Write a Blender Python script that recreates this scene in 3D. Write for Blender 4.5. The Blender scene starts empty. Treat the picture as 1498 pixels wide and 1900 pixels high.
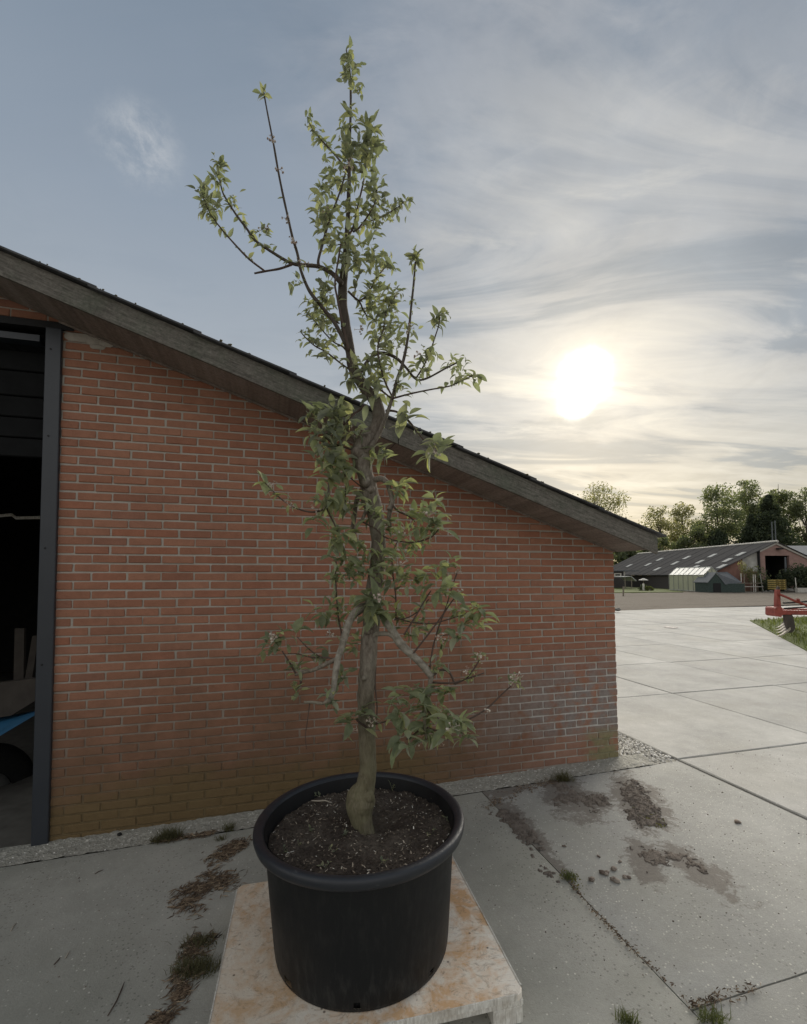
import bpy, math, random
from math import radians, sin, cos, tan, pi, sqrt, exp
from mathutils import Vector, Matrix, noise
random.seed(11)
R = random.uniform
scene = bpy.context.scene
col = scene.collection

# ------------------------------------------------------------------ camera
CH, PITCH, F = 1.80, radians(3.35), 880.0           # eye height, tilt up, focal length in photo pixels
CX, CY = 749.0, 1015.0
cd = bpy.data.cameras.new('camera'); cam = bpy.data.objects.new('camera', cd); col.objects.link(cam)
cd.sensor_fit = 'HORIZONTAL'; cd.sensor_width = 36.0; cd.lens = F / 1498 * 36
cd.shift_y = (CY - 950) / 1498
cam.location = (0, 0, CH); cam.rotation_euler = (radians(90) + PITCH, 0, 0)
cd.clip_start = 0.05; cd.clip_end = 3000
scene.camera = cam

# ------------------------------------------------------------------ light
SUN_AZ, SUN_EL = radians(21.3), radians(21.6)       # azimuth from +Y towards +X
SUN = Vector((sin(SUN_AZ) * cos(SUN_EL), cos(SUN_AZ) * cos(SUN_EL), sin(SUN_EL)))
sl = bpy.data.lights.new('sun', 'SUN'); so = bpy.data.objects.new('sun', sl); col.objects.link(so)
sl.energy = 4.0; sl.angle = radians(56); sl.color = (1.0, 0.93, 0.82)
so.rotation_euler = SUN.to_track_quat('Z', 'Y').to_euler()
vs = scene.view_settings
vs.view_transform = 'Standard'; vs.look = 'None'; vs.gamma = 1.0; vs.exposure = 0.50
vs.use_curve_mapping = False

# ------------------------------------------------------------------ node helper
class NT:
    def __init__(s, tree): s.t = tree; s.n = tree.nodes; s.l = tree.links
    def new(s, typ, **kw):
        n = s.n.new(typ)
        for k, v in kw.items(): setattr(n, k, v)
        return n
    def put(s, sock, v):
        if isinstance(v, bpy.types.NodeSocket): s.l.new(v, sock)
        elif isinstance(v, (tuple, list)) and len(v) == 3 and sock.type == 'RGBA': sock.default_value = (*v, 1)
        else: sock.default_value = v
    def math(s, op, a, b=0.0, c=None, clamp=False):
        n = s.new('ShaderNodeMath', operation=op, use_clamp=clamp)
        s.put(n.inputs[0], a); s.put(n.inputs[1], b)
        if c is not None: s.put(n.inputs[2], c)
        return n.outputs[0]
    def vmath(s, op, a, b=(0, 0, 0)):
        n = s.new('ShaderNodeVectorMath', operation=op); s.put(n.inputs[0], a); s.put(n.inputs[1], b)
        return n.outputs['Value'] if op in ('DOT_PRODUCT', 'LENGTH') else n.outputs[0]
    def scale(s, a, f):
        n = s.new('ShaderNodeVectorMath', operation='SCALE'); s.put(n.inputs[0], a); s.put(n.inputs['Scale'], f); return n.outputs[0]
    def mix(s, f, a, b, mode='MIX'):
        n = s.new('ShaderNodeMix', data_type='RGBA', blend_type=mode)
        s.put(n.inputs[0], f); s.put(n.inputs[6], a); s.put(n.inputs[7], b); return n.outputs[2]
    def ramp(s, f, pts, interp='LINEAR'):
        n = s.new('ShaderNodeValToRGB'); n.color_ramp.interpolation = interp
        e = n.color_ramp.elements
        while len(e) < len(pts): e.new(0.5)
        for el, (p, c) in zip(e, pts):
            el.position = p; el.color = (c, c, c, 1) if isinstance(c, (int, float)) else (*c, 1)
        s.put(n.inputs[0], f); return n.outputs[0]
    def noise(s, vec, sc, det=4, rough=.55, dist=0.0):
        n = s.new('ShaderNodeTexNoise'); s.put(n.inputs['Scale'], sc); n.inputs['Detail'].default_value = det
        n.inputs['Roughness'].default_value = rough; n.inputs['Distortion'].default_value = dist
        if vec is not None: s.put(n.inputs['Vector'], vec)
        return n.outputs['Fac']
    def voro(s, vec, sc, out='Distance', feature='F1', rand=1.0):
        n = s.new('ShaderNodeTexVoronoi', feature=feature); n.inputs['Scale'].default_value = sc
        n.inputs['Randomness'].default_value = rand; s.put(n.inputs['Vector'], vec); return n.outputs[out]
    def mapr(s, v, a, b, c=0.0, d=1.0, smooth=False):
        n = s.new('ShaderNodeMapRange', clamp=True)
        if smooth: n.interpolation_type = 'SMOOTHSTEP'
        s.put(n.inputs[0], v)
        for i, x in enumerate((a, b, c, d)): s.put(n.inputs[i + 1], x)
        return n.outputs[0]
    def xyz(s, v):
        n = s.new('ShaderNodeSeparateXYZ'); s.put(n.inputs[0], v); return n.outputs
    def comb(s, x, y, z):
        n = s.new('ShaderNodeCombineXYZ')
        for i, q in enumerate((x, y, z)): s.put(n.inputs[i], q)
        return n.outputs[0]

# ------------------------------------------------------------------ sky
wd = bpy.data.worlds.new('World'); scene.world = wd; wd.use_nodes = True
w = NT(wd.node_tree); w.n.clear()
D = w.vmath('NORMALIZE', w.new('ShaderNodeTexCoord').outputs['Generated'])
dx, dy, dz = w.xyz(D)
el = w.math('ARCSINE', dz)                                            # elevation, radians
ang = w.math('ARCCOSINE', w.math('MINIMUM', w.vmath('DOT_PRODUCT', D, tuple(SUN)), 0.99999))
base = w.ramp(w.math('DIVIDE', w.math('MAXIMUM', el, 0.0), pi / 2),
              [(0, (.50, .455, .35)), (.08, (.49, .475, .42)), (.22, (.41, .45, .49)), (.40, (.285, .34, .41)), (.62, (.185, .24, .31)), (1, (.18, .235, .30))])
# cloud layers on a flat ceiling
inv = w.math('DIVIDE', 1.0, w.math('ADD', w.math('MAXIMUM', dz, 0.0), 0.14))
P = w.comb(w.math('MULTIPLY', dx, inv), w.math('MULTIPLY', dy, inv), 0.0)
def layer(rz, sx, sy, lx, ly, sc, det=7, rough=.55, dist=.9):
    q = w.new('ShaderNodeMapping'); w.put(q.inputs[0], P); q.inputs['Rotation'].default_value = (0, 0, radians(rz))
    q.inputs['Scale'].default_value = (sx, sy, 1); q.inputs['Location'].default_value = (lx, ly, 0)
    return w.noise(q.outputs[0], sc, det, rough, dist)
streak = layer(-66, .55, 1.7, 1.1, 2.9, 1.4, 8, .58, 1.7)
streak2 = layer(-48, .6, 1.6, 4.3, 5.1, 2.3, 8, .62, 1.8)
big = w.noise(w.vmath('ADD', P, (7.3, 2.2, 0)), .8, 5, .5, .6)
fine = w.noise(w.vmath('ADD', P, (1.3, 9.2, 0)), 2.6, 7, .62, .7)
side = w.mapr(w.math('ADD', dx, w.math('MULTIPLY', w.math('SUBTRACT', big, .5), .5)), -.30, .16, 0.0, 1.0, True)     # the veil of cirrus begins right of the middle
nearsun = w.mapr(ang, radians(5), radians(34), 1.0, 0.0, True)
cover = w.math('MULTIPLY', w.mapr(big, .34, .62, .15, 1, True), w.math('ADD', .10, w.math('MULTIPLY', side, .90)))
skyc = w.mix(w.math('MULTIPLY', cover, .62), base, w.mix(nearsun, (.275, .31, .36), (.56, .555, .525)))
st = w.math('MULTIPLY', w.mapr(streak, .46, .66, 0, 1, True), w.math('ADD', .06, w.math('MULTIPLY', side, .94)))
skyc = w.mix(w.math('MULTIPLY', st, .55), skyc, w.mix(nearsun, (.41, .435, .475), (.78, .75, .66)))
st2 = w.math('MULTIPLY', w.mapr(streak2, .50, .70, 0, 1, True), w.math('ADD', .04, w.math('MULTIPLY', side, .96)))
skyc = w.mix(w.math('MULTIPLY', st2, .38), skyc, w.mix(nearsun, (.47, .48, .505), (.80, .77, .67)))
dk = w.math('MULTIPLY', w.mapr(streak, .50, .38, 0, 1, True), w.math('ADD', .06, w.math('MULTIPLY', side, .8)))
skyc = w.mix(w.math('MULTIPLY', dk, .90), skyc, w.mix(nearsun, (.165, .225, .30), (.27, .32, .365)))
fm = w.math('MULTIPLY', w.math('SUBTRACT', fine, .5), w.math('ADD', .08, w.math('MULTIPLY', side, .36)))
skyc = w.vmath('MULTIPLY', skyc, w.comb(*[w.math('ADD', 1.0, fm)] * 3))
# warm band low down on the sun's side, and the glow round the sun
hz = w.math('POWER', 2.718, w.math('MULTIPLY', w.math('MAXIMUM', el, 0.0), -8.5))
hz = w.math('MULTIPLY', hz, w.mapr(ang, radians(12), radians(48), 1, 0, True))
skyc = w.vmath('ADD', skyc, w.scale((.40, .28, .03), hz))
g1 = w.math('POWER', 2.718, w.math('MULTIPLY', ang, -13.0))
g2 = w.math('POWER', 2.718, w.math('MULTIPLY', ang, -34.0))
skyc = w.vmath('ADD', skyc, w.scale((.28, .235, .13), g1))
skyc = w.vmath('ADD', skyc, w.scale((1.5, 1.28, .9), w.math('MULTIPLY', g2, w.math('ADD', .35, w.math('MULTIPLY', streak, 1.3)))))
wob = w.math('MULTIPLY', w.math('SUBTRACT', w.noise(D, 11.0, 4), .5), radians(3.4))
core = w.mapr(w.math('ADD', ang, wob), radians(.8), radians(4.3), 1, 0, True)
low = (SUN + Vector((-.018, 0, -.046))).normalized()
ang2 = w.math('ARCCOSINE', w.math('MINIMUM', w.vmath('DOT_PRODUCT', D, tuple(low)), 0.99999))
core2 = w.mapr(w.math('ADD', ang2, wob), radians(.2), radians(3.2), 1, 0, True)
core = w.math('MAXIMUM', core, core2)
skyc = w.vmath('ADD', skyc, w.scale((9.0, 8.3, 7.0), w.math('POWER', core, 3.4)))
# one small white cloud high on the left
cdir = Vector((-.545, .93, .885)).normalized()
cv = w.vmath('SUBTRACT', D, tuple(cdir))
cl_ = w.vmath('LENGTH', w.vmath('MULTIPLY', cv, (1.0, 1.0, 1.15)))
cn = w.noise(w.vmath('MULTIPLY', D, (1, 1, 1.15)), 16.0, 9, .68, .2)
cm = w.math('MULTIPLY', w.mapr(cl_, .01, .078, 1, 0, True), w.mapr(cn, .38, .70, 0, 1, True))
skyc = w.mix(w.math('MULTIPLY', cm, .72), skyc, (.56, .58, .60))
# out of view, away from the sun: sky brightened to lift the shaded side
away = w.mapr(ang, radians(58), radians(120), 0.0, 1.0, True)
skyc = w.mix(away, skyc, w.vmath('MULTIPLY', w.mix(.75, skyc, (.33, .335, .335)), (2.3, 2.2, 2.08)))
nis = w.new('ShaderNodeTexSky', sky_type='NISHITA'); nis.sun_disc = False
nis.sun_elevation = SUN_EL; nis.sun_rotation = SUN_AZ; nis.air_density = 1.0; nis.dust_density = 2.0
skyc = w.mix(.10, skyc, w.scale(nis.outputs[0], .07))
below = w.mapr(dz, -.02, .0, 0, 1)
skyc = w.mix(below, (.22, .21, .18), skyc)
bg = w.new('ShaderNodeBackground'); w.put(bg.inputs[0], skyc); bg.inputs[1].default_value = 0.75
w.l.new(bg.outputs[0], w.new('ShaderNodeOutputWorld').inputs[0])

# ------------------------------------------------------------------ geometry of the view: pixel of the photo -> place in the world
CP, SP = cos(PITCH), sin(PITCH)
def ray(px, py):
    a = (px - CX) / F; b = -(py - CY) / F
    return Vector((a, CP - b * SP, SP + b * CP))
def at(px, py, Y):
    r = ray(px, py); return Vector((0, 0, CH)) + r * (Y / r.y)
def atz(px, py, z):
    r = ray(px, py); return Vector((0, 0, CH)) + r * ((z - CH) / r.z)
WA = radians(15.3); CO = Vector((1.965, 4.43, 0))                      # the shed's right front corner
UD = Vector((cos(WA), sin(WA), 0)); VD = Vector((-sin(WA), cos(WA), 0))
SL = .0235
def W(u, v, z): return CO + UD * u + VD * v + Vector((0, 0, z))
def uv(p): q = Vector((p[0], p[1], 0)) - CO; return q.dot(UD), q.dot(VD)
def gz(x, y):
    u = uv((x, y))[0]; return .13 + SL * max(-9, min(u, .64))
def gp(px, py, h=0.0):
    n = Vector((-SL * UD.x, -SL * UD.y, 1)); d = .13 + h - SL * CO.dot(UD)
    r = ray(px, py); o = Vector((0, 0, CH)); p = o + r * ((d - n.dot(o)) / n.dot(r))
    if uv(p)[0] > .64: p = atz(px, py, .145 + h)
    return p
def planehit(px, py, off, n=None):                                     # hit of a photo pixel with the wall plane moved off metres outwards
    nd = -VD; r = ray(px, py); o = Vector((0, 0, CH))
    p = o + r * ((nd.dot(CO) + off - nd.dot(o)) / nd.dot(r)); return uv(p)[0], p.z

# ------------------------------------------------------------------ objects
def wl(o):
    v = Vector(o.location)
    while o.parent: o = o.parent; v += Vector(o.location)
    return v
def tag(o, label=None, cat=None, group=None, kind=None):
    for k, v in (('label', label), ('category', cat), ('group', group), ('kind', kind)):
        if v: o[k] = v
    return o
def thing(name, loc, label, cat, group=None):
    o = bpy.data.objects.new(name, None); o.empty_display_size = .1; col.objects.link(o); o.location = loc
    return tag(o, label, cat, group)
def link(name, me, parent=None, loc=(0, 0, 0), rot=None):
    o = bpy.data.objects.new(name, me); col.objects.link(o)
    if parent: o.parent = parent
    o.location = loc
    if rot: o.rotation_euler = rot
    return o
class MB:
    def __init__(s): s.v = []; s.f = []; s.m = []; s.mi = 0
    def add(s, vs_, fs):
        k = len(s.v); s.v += [Vector(q) for q in vs_]; s.f += [[i + k for i in q] for q in fs]; s.m += [s.mi] * len(fs); return s
    def hexa(s, c):                                                    # eight corners: bottom ring, top ring
        return s.add(c, [(3, 2, 1, 0), (4, 5, 6, 7), (0, 1, 5, 4), (1, 2, 6, 5), (2, 3, 7, 6), (3, 0, 4, 7)])
    def box(s, a, b, M=None):
        c = [(a[0], a[1], a[2]), (b[0], a[1], a[2]), (b[0], b[1], a[2]), (a[0], b[1], a[2]),
             (a[0], a[1], b[2]), (b[0], a[1], b[2]), (b[0], b[1], b[2]), (a[0], b[1], b[2])]
        if M: c = [M(*q) for q in c]
        return s.hexa(c)
    def cbox(s, a, b, ch, M=None):                                     # box with chamfered edges
        a = Vector(a); b = Vector(b); ctr = (a + b) / 2; h = (b - a) / 2; vs_ = []; idx = {}
        for sx in (-1, 1):
            for sy in (-1, 1):
                for sz in (-1, 1):
                    for ax in range(3):
                        q = [h.x - ch, h.y - ch, h.z - ch]; q[ax] += ch
                        idx[sx, sy, sz, ax] = len(vs_); vs_.append((ctr.x + sx * q[0], ctr.y + sy * q[1], ctr.z + sz * q[2]))
        S = (-1, 1); fs = []
        for sg in S:
            fs += [[idx[sg, y, z, 0] for y, z in ((-1, -1), (1, -1), (1, 1), (-1, 1))], [idx[x, sg, z, 1] for x, z in ((-1, -1), (1, -1), (1, 1), (-1, 1))],
                   [idx[x, y, sg, 2] for x, y in ((-1, -1), (1, -1), (1, 1), (-1, 1))]]
        for i in S:
            for j in S:
                fs += [[idx[i, j, -1, 0], idx[i, j, 1, 0], idx[i, j, 1, 1], idx[i, j, -1, 1]], [idx[i, -1, j, 0], idx[i, 1, j, 0], idx[i, 1, j, 2], idx[i, -1, j, 2]],
                       [idx[-1, i, j, 1], idx[1, i, j, 1], idx[1, i, j, 2], idx[-1, i, j, 2]]]
                for k in S: fs.append([idx[i, j, k, 0], idx[i, j, k, 1], idx[i, j, k, 2]])
        if M: vs_ = [M(*q) for q in vs_]
        return s.add(vs_, fs)
    def tube(s, pts, rad, n=8, jit=0.0, freq=12.0, cap=True):
        pts = [Vector(p) for p in pts]
        if not isinstance(rad, (list, tuple)): rad = [rad] * len(pts)
        t0 = (pts[1] - pts[0]).normalized(); x = t0.orthogonal().normalized(); vs_ = []; fs = []
        for i, p in enumerate(pts):
            t = (pts[min(i + 1, len(pts) - 1)] - pts[max(i - 1, 0)]).normalized()
            x = (x - t * x.dot(t)).normalized(); y = t.cross(x)
            for k in range(n):
                a = 2 * pi * k / n; d = x * cos(a) + y * sin(a); r = rad[i]
                if jit: r *= 1 + jit * noise.noise((p + d * r) * freq)
                vs_.append(p + d * r)
        for i in range(len(pts) - 1):
            for k in range(n):
                k2 = (k + 1) % n; fs.append((i * n + k, i * n + k2, (i + 1) * n + k2, (i + 1) * n + k))
        if cap: fs += [list(range(n))[::-1], [(len(pts) - 1) * n + k for k in range(n)]]
        return s.add(vs_, fs)
    def lathe(s, prof, n=64, o=(0, 0, 0), skip=None):
        o = Vector(o); vs_ = [o + Vector((r * cos(2 * pi * k / n), r * sin(2 * pi * k / n), z)) for r, z in prof for k in range(n)]
        fs = [(i * n + k, i * n + (k + 1) % n, (i + 1) * n + (k + 1) % n, (i + 1) * n + k) for i in range(len(prof) - 1) for k in range(n) if not (skip and skip(i, k))]
        return s.add(vs_, fs)
    def sheet(s, fn, nu, nv):
        vs_ = [fn(i / nu, j / nv) for j in range(nv + 1) for i in range(nu + 1)]
        return s.add(vs_, [(j * (nu + 1) + i, j * (nu + 1) + i + 1, (j + 1) * (nu + 1) + i + 1, (j + 1) * (nu + 1) + i) for j in range(nv) for i in range(nu)])
    def rock(s, c, r, flat=.7, seed=0):
        c = Vector(c); vs_, fs = ICO; k = []
        for v in vs_:
            d = 1 + .45 * noise.noise(v * 1.7 + Vector((seed * 3.1, seed, 0))); k.append(c + Vector((v.x * r * d, v.y * r * d, v.z * r * d * flat)))
        return s.add(k, fs)
    def mesh(s, name, mats, off=(0, 0, 0), smooth=False):
        off = Vector(off); me = bpy.data.meshes.new(name); me.from_pydata([v - off for v in s.v], [], s.f)
        for m in (mats if isinstance(mats, (list, tuple)) else [mats]): me.materials.append(m)
        if any(s.m): me.polygons.foreach_set('material_index', s.m)
        if smooth: me.polygons.foreach_set('use_smooth', [True] * len(me.polygons))
        me.update(); return me
    def build(s, name, mats, parent=None, smooth=False, kind=None, origin=None):
        pw = wl(parent) if parent else Vector((0, 0, 0))
        og = Vector(origin) if origin is not None else pw
        o = link(name, s.mesh(name, mats, og, smooth), parent, og - pw)
        if kind: o['kind'] = kind
        return o
def _ico():
    g = (1 + 5 ** .5) / 2
    v = [(-1, g, 0), (1, g, 0), (-1, -g, 0), (1, -g, 0), (0, -1, g), (0, 1, g), (0, -1, -g), (0, 1, -g), (g, 0, -1), (g, 0, 1), (-g, 0, -1), (-g, 0, 1)]
    f = [(0, 11, 5), (0, 5, 1), (0, 1, 7), (0, 7, 10), (0, 10, 11), (1, 5, 9), (5, 11, 4), (11, 10, 2), (10, 7, 6), (7, 1, 8), (3, 9, 4), (3, 4, 2), (3, 2, 6), (3, 6, 8), (3, 8, 9), (4, 9, 5), (2, 4, 11), (6, 2, 10), (8, 6, 7), (9, 8, 1)]
    return [Vector(q).normalized() for q in v], f
ICO = _ico()
def catmull(pts, n=5):
    out = []
    for i in range(len(pts) - 1):
        a = pts[max(i - 1, 0)]; b = pts[i]; c = pts[i + 1]; d = pts[min(i + 2, len(pts) - 1)]
        for k in range(n):
            t = k / n; out.append(.5 * ((2 * b) + (c - a) * t + (2 * a - 5 * b + 4 * c - d) * t * t + (3 * b - a - 3 * c + d) * t ** 3))
    out.append(pts[-1]); return out
def inside(p, poly):
    x, y = p[0], p[1]; r = False; j = len(poly) - 1
    for i in range(len(poly)):
        xi, yi = poly[i][0], poly[i][1]; xj, yj = poly[j][0], poly[j][1]
        if (yi > y) != (yj > y) and x < (xj - xi) * (y - yi) / (yj - yi) + xi: r = not r
        j = i
    return r
def edgedist(p, poly):
    p = Vector((p[0], p[1])); best = 9
    for i in range(len(poly)):
        a = Vector((poly[i][0], poly[i][1])); b = Vector((poly[i - 1][0], poly[i - 1][1])); ab = b - a
        t = max(0, min(1, (p - a).dot(ab) / max(ab.length_squared, 1e-9))); best = min(best, (a + ab * t - p).length)
    return best if inside(p, poly) else -best

# ------------------------------------------------------------------ materials
def mat(name, fn, rough=.8, metal=0.0, spec=.3):
    m = bpy.data.materials.new(name); m.use_nodes = True; t = NT(m.node_tree)
    b = t.n['Principled BSDF']; b.inputs['Roughness'].default_value = rough; b.inputs['Metallic'].default_value = metal
    b.inputs['Specular IOR Level'].default_value = spec
    t.b = b; t.geo = t.new('ShaderNodeNewGeometry'); t.pos = t.geo.outputs['Position']
    t.obj = t.new('ShaderNodeTexCoord').outputs['Object']; t.oi = t.new('ShaderNodeObjectInfo').outputs['Random']
    t.isl = t.geo.outputs['Random Per Island']
    c = fn(t)
    if c is not None: t.put(b.inputs['Base Color'], c)
    return m
def bump(t, h, dist=.01, strength=.5):
    n = t.new('ShaderNodeBump'); n.inputs['Strength'].default_value = strength; n.inputs['Distance'].default_value = dist
    t.put(n.inputs['Height'], h); t.l.new(n.outputs[0], t.b.inputs['Normal'])
def plain(name, c, rough=.7, metal=0, spec=.3, var=.18, sc=9.0):
    def fn(t):
        n = t.noise(t.pos, sc, 5); k = t.mapr(n, .3, .7, 1 - var, 1 + var)
        bump(t, t.noise(t.pos, sc * 12, 3), .002, .3)
        return t.vmath('MULTIPLY', c, t.comb(k, k, k))
    return mat(name, fn, rough, metal, spec)
def rnd(t):                                                            # one random number per piece, whether it is an object or an island of a mesh
    return t.math('FRACT', t.math('ADD', t.math('MULTIPLY', t.oi, 3.7), t.math('MULTIPLY', t.isl, 5.3)))
def wall_uz(t):
    u = t.math('SUBTRACT', t.vmath('DOT_PRODUCT', t.pos, tuple(UD)), CO.dot(UD)); return u, t.xyz(t.pos)[2]

def stains(t, c, k=1.0, bloom=((.105, .098, .092), (.33, .322, .31))):
    u, z = wall_uz(t)
    n1 = t.noise(t.pos, 2.3, 5, .6); n2 = t.noise(t.pos, 7.0, 5, .65); n3 = t.noise(t.pos, 34.0, 4, .6)
    base = t.math('SUBTRACT', z, t.math('MULTIPLY', u, SL))            # height above the sloping ground, plus .13
    # brown-green film low on the wall, thinning upwards
    film = t.math('MULTIPLY', t.mapr(t.math('ADD', base, t.math('MULTIPLY', t.math('SUBTRACT', n1, .5), 1.5)), 1.75, .30, 0, 1, True), t.mapr(u, -.2, -1.6, .15, 1, True))
    c = t.mix(t.math('MULTIPLY', film, .86 * k), c, t.mix(n2, (.115, .068, .043), (.175, .112, .070)))
    alg = t.math('MULTIPLY', t.mapr(t.math('ADD', base, t.math('MULTIPLY', t.math('SUBTRACT', n1, .5), .5)), .62, .30, 0, 1, True), t.mapr(t.math('ADD', u, t.math('MULTIPLY', n2, .6)), -1.0, -1.9, 0, 1, True))
    c = t.mix(t.math('MULTIPLY', alg, .62 * k), c, t.mix(n3, (.105, .080, .034), (.175, .135, .058)))
    # grey salt bloom near the right foot
    gx = t.mapr(t.math('ABSOLUTE', t.math('ADD', u, t.math('MULTIPLY', t.math('SUBTRACT', z, .45), -.35))), 2.1, .3, 0, 1, True)
    gzv = t.math('MULTIPLY', t.mapr(z, 1.25, .75, 0, 1, True), t.mapr(z, .28, .48, .25, 1, True))
    gr = t.math('MULTIPLY', t.math('MULTIPLY', gx, gzv), t.mapr(n2, .32, .56, 0, 1, True))
    c = t.mix(t.math('MULTIPLY', gr, .84 * k), c, t.mix(n3, *bloom))
    ms = t.math('MULTIPLY', t.math('MULTIPLY', t.mapr(u, -.42, -.25, 0, 1, True), t.mapr(z, .46, .32, 0, 1, True)), t.mapr(n2, .36, .56, 0, 1, True))
    c = t.mix(t.math('MULTIPLY', ms, .9 * k), c, t.mix(n3, (.14, .13, .075), (.30, .285, .15)))
    dots = t.math('MULTIPLY', t.mapr(t.voro(t.pos, 26.0), .05, .03), t.mapr(t.noise(t.pos, 3.0), .6, .7))
    return t.mix(dots, c, (.6, .58, .5)), n3
def f_brick(t):
    r = rnd(t)
    c = t.ramp(r, [(0, (0.281, 0.132, 0.087)), (.2, (0.349, 0.169, 0.110)), (.45, (0.312, 0.147, 0.094)), (.7, (0.378, 0.189, 0.124)), (.86, (0.286, 0.141, 0.097)), (1, (0.343, 0.150, 0.093))])
    grain = t.noise(t.vmath('MULTIPLY', t.pos, (1, 1, 2.6)), 60, 5, .7); cl = t.noise(t.pos, 14, 4, .6)
    k = t.math('ADD', .55, t.math('ADD', t.math('MULTIPLY', grain, .42), t.math('MULTIPLY', cl, .45)))
    c = t.vmath('MULTIPLY', c, t.comb(k, k, k))
    c, n3 = stains(t, c)
    bump(t, t.math('ADD', t.noise(t.pos, 95, 5, .7), t.math('MULTIPLY', cl, .6)), .006, .8)
    return c
M_brick = mat('brick_clay', f_brick, .9, 0, .15)
def f_mortar(t):
    n = t.noise(t.pos, 40, 5, .7); n1 = t.noise(t.pos, 4, 3)
    c = t.mix(n, (.36, .325, .28), (.55, .505, .45)); c = t.mix(t.mapr(n1, .4, .65), c, (.40, .36, .31))
    c, _ = stains(t, c, 1.0, ((.46, .45, .43), (.68, .67, .65))); bump(t, t.noise(t.pos, 150, 4, .7), .006, .9); return c
M_mortar = mat('mortar', f_mortar, .95, 0, .1)
def f_conc(dark, light, speck, tint, dirt=()):
    def fn(t):
        n = t.noise(t.pos, 1.4, 6, .62); m = t.noise(t.pos, 9, 6, .7); f = t.noise(t.pos, 90, 4, .75)
        c = t.mix(t.mapr(n, .3, .7), dark, light)
        k = t.math('ADD', .62, t.math('ADD', t.math('MULTIPLY', m, .36), t.math('MULTIPLY', f, .40)))
        k = t.math('MULTIPLY', k, t.mapr(t.oi, 0, 1, .90, 1.08))
        c = t.vmath('MULTIPLY', c, t.comb(k, k, k))
        c = t.mix(t.math('MULTIPLY', t.mapr(t.noise(t.vmath('ADD', t.pos, (5, 3, 0)), .9, 5, .6), .48, .68), .5), c, tint)
        v = t.new('ShaderNodeTexVoronoi'); v.inputs['Scale'].default_value = 62; t.put(v.inputs['Vector'], t.vmath('ADD', t.pos, t.scale(t.new('ShaderNodeTexNoise').outputs['Color'], .006)))
        rr = t.xyz(v.outputs['Color'])
        pale = t.math('MULTIPLY', t.mapr(v.outputs['Distance'], .30, .20), t.math('GREATER_THAN', rr[0], 1 - speck))
        c = t.mix(t.math('MULTIPLY', pale, t.mapr(rr[1], 0, 1, .25, .95)), c, (.66, .64, .57))
        drk = t.math('MULTIPLY', t.mapr(v.outputs['Distance'], .34, .24), t.math('GREATER_THAN', rr[2], .80))
        c = t.mix(t.math('MULTIPLY', drk, .42), c, (.08, .075, .065))
        if dirt:
            dn = t.math('ADD', t.math('MULTIPLY', t.math('SUBTRACT', t.noise(t.pos, 7, 6, .72, .6), .5), 2.6), t.math('MULTIPLY', t.math('SUBTRACT', t.noise(t.pos, 38, 5, .75), .5), 1.5))
            tot = None
            for cx_, cy_, a_, b_, ang_ in dirt:
                q = t.new('ShaderNodeMapping', vector_type='TEXTURE'); t.put(q.inputs[0], t.pos); q.inputs['Location'].default_value = (cx_, cy_, 0); q.inputs['Rotation'].default_value = (0, 0, ang_); q.inputs['Scale'].default_value = (a_, b_, 1e6)
                d_ = t.math('SUBTRACT', 1.0, t.vmath('LENGTH', q.outputs[0])); tot = d_ if tot is None else t.math('MAXIMUM', tot, d_)
            dm = t.mapr(t.math('ADD', tot, t.math('MULTIPLY', dn, .85)), .02, .34, 0, 1, True)
            c = t.mix(t.math('MULTIPLY', dm, .88), c, t.mix(t.noise(t.pos, 55, 5, .75), (.11, .097, .083), (.275, .25, .22)))
        # hairline scratches and scuffs
        mp = t.new('ShaderNodeMapping'); t.put(mp.inputs[0], t.pos); mp.inputs['Rotation'].default_value = (0, 0, .5); mp.inputs['Scale'].default_value = (2.2, 26, 1)
        sc = t.mapr(t.noise(mp.outputs[0], 3, 5, .7), .66, .74)
        c = t.mix(t.math('MULTIPLY', sc, .42), c, (.13, .125, .11))
        bump(t, t.math('ADD', t.noise(t.pos, 130, 4, .8), t.math('MULTIPLY', m, 1.2)), .005, .6)
        return c
    return fn
M_apron = mat('apron_concrete', f_conc((.30, .298, .262), (.40, .39, .35), .16, (.27, .27, .225)), .92, 0, .2)
def blob(pxs):
    ps = [gp(x, y) for x, y in pxs]; n = len(ps); cx_ = sum(p.x for p in ps) / n; cy_ = sum(p.y for p in ps) / n
    xx = sum((p.x - cx_) ** 2 for p in ps) / n; yy = sum((p.y - cy_) ** 2 for p in ps) / n; xy = sum((p.x - cx_) * (p.y - cy_) for p in ps) / n
    th = .5 * math.atan2(2 * xy, xx - yy); tr = (xx + yy) / 2; df = sqrt(((xx - yy) / 2) ** 2 + xy ** 2)
    return cx_, cy_, 1.5 * sqrt(tr + df), 1.5 * sqrt(max(tr - df, 1e-4)), th
DIRT = [blob(q) for q in ([(1012, 1440), (1070, 1436), (1080, 1500), (1020, 1505)], [(1060, 1470), (1150, 1478), (1110, 1525), (1070, 1510)], [(1130, 1442), (1195, 1446), (1250, 1535), (1165, 1530)],
    [(905, 1500), (940, 1480), (1045, 1590), (985, 1590)], [(975, 1575), (1020, 1580), (1070, 1640), (1010, 1640)], [(1150, 1570), (1200, 1560), (1235, 1625), (1185, 1640)], [(1200, 1565), (1280, 1572), (1385, 1660), (1340, 1668)], [(870, 1470), (950, 1455), (1040, 1432), (930, 1485)], [(1060, 1640), (1100, 1690), (1110, 1705), (1065, 1655)])]
M_apron2 = mat('worn_concrete', f_conc((.315, .312, .288), (.405, .40, .373), .40, (.315, .31, .265), DIRT), .92, 0, .2)
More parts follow.
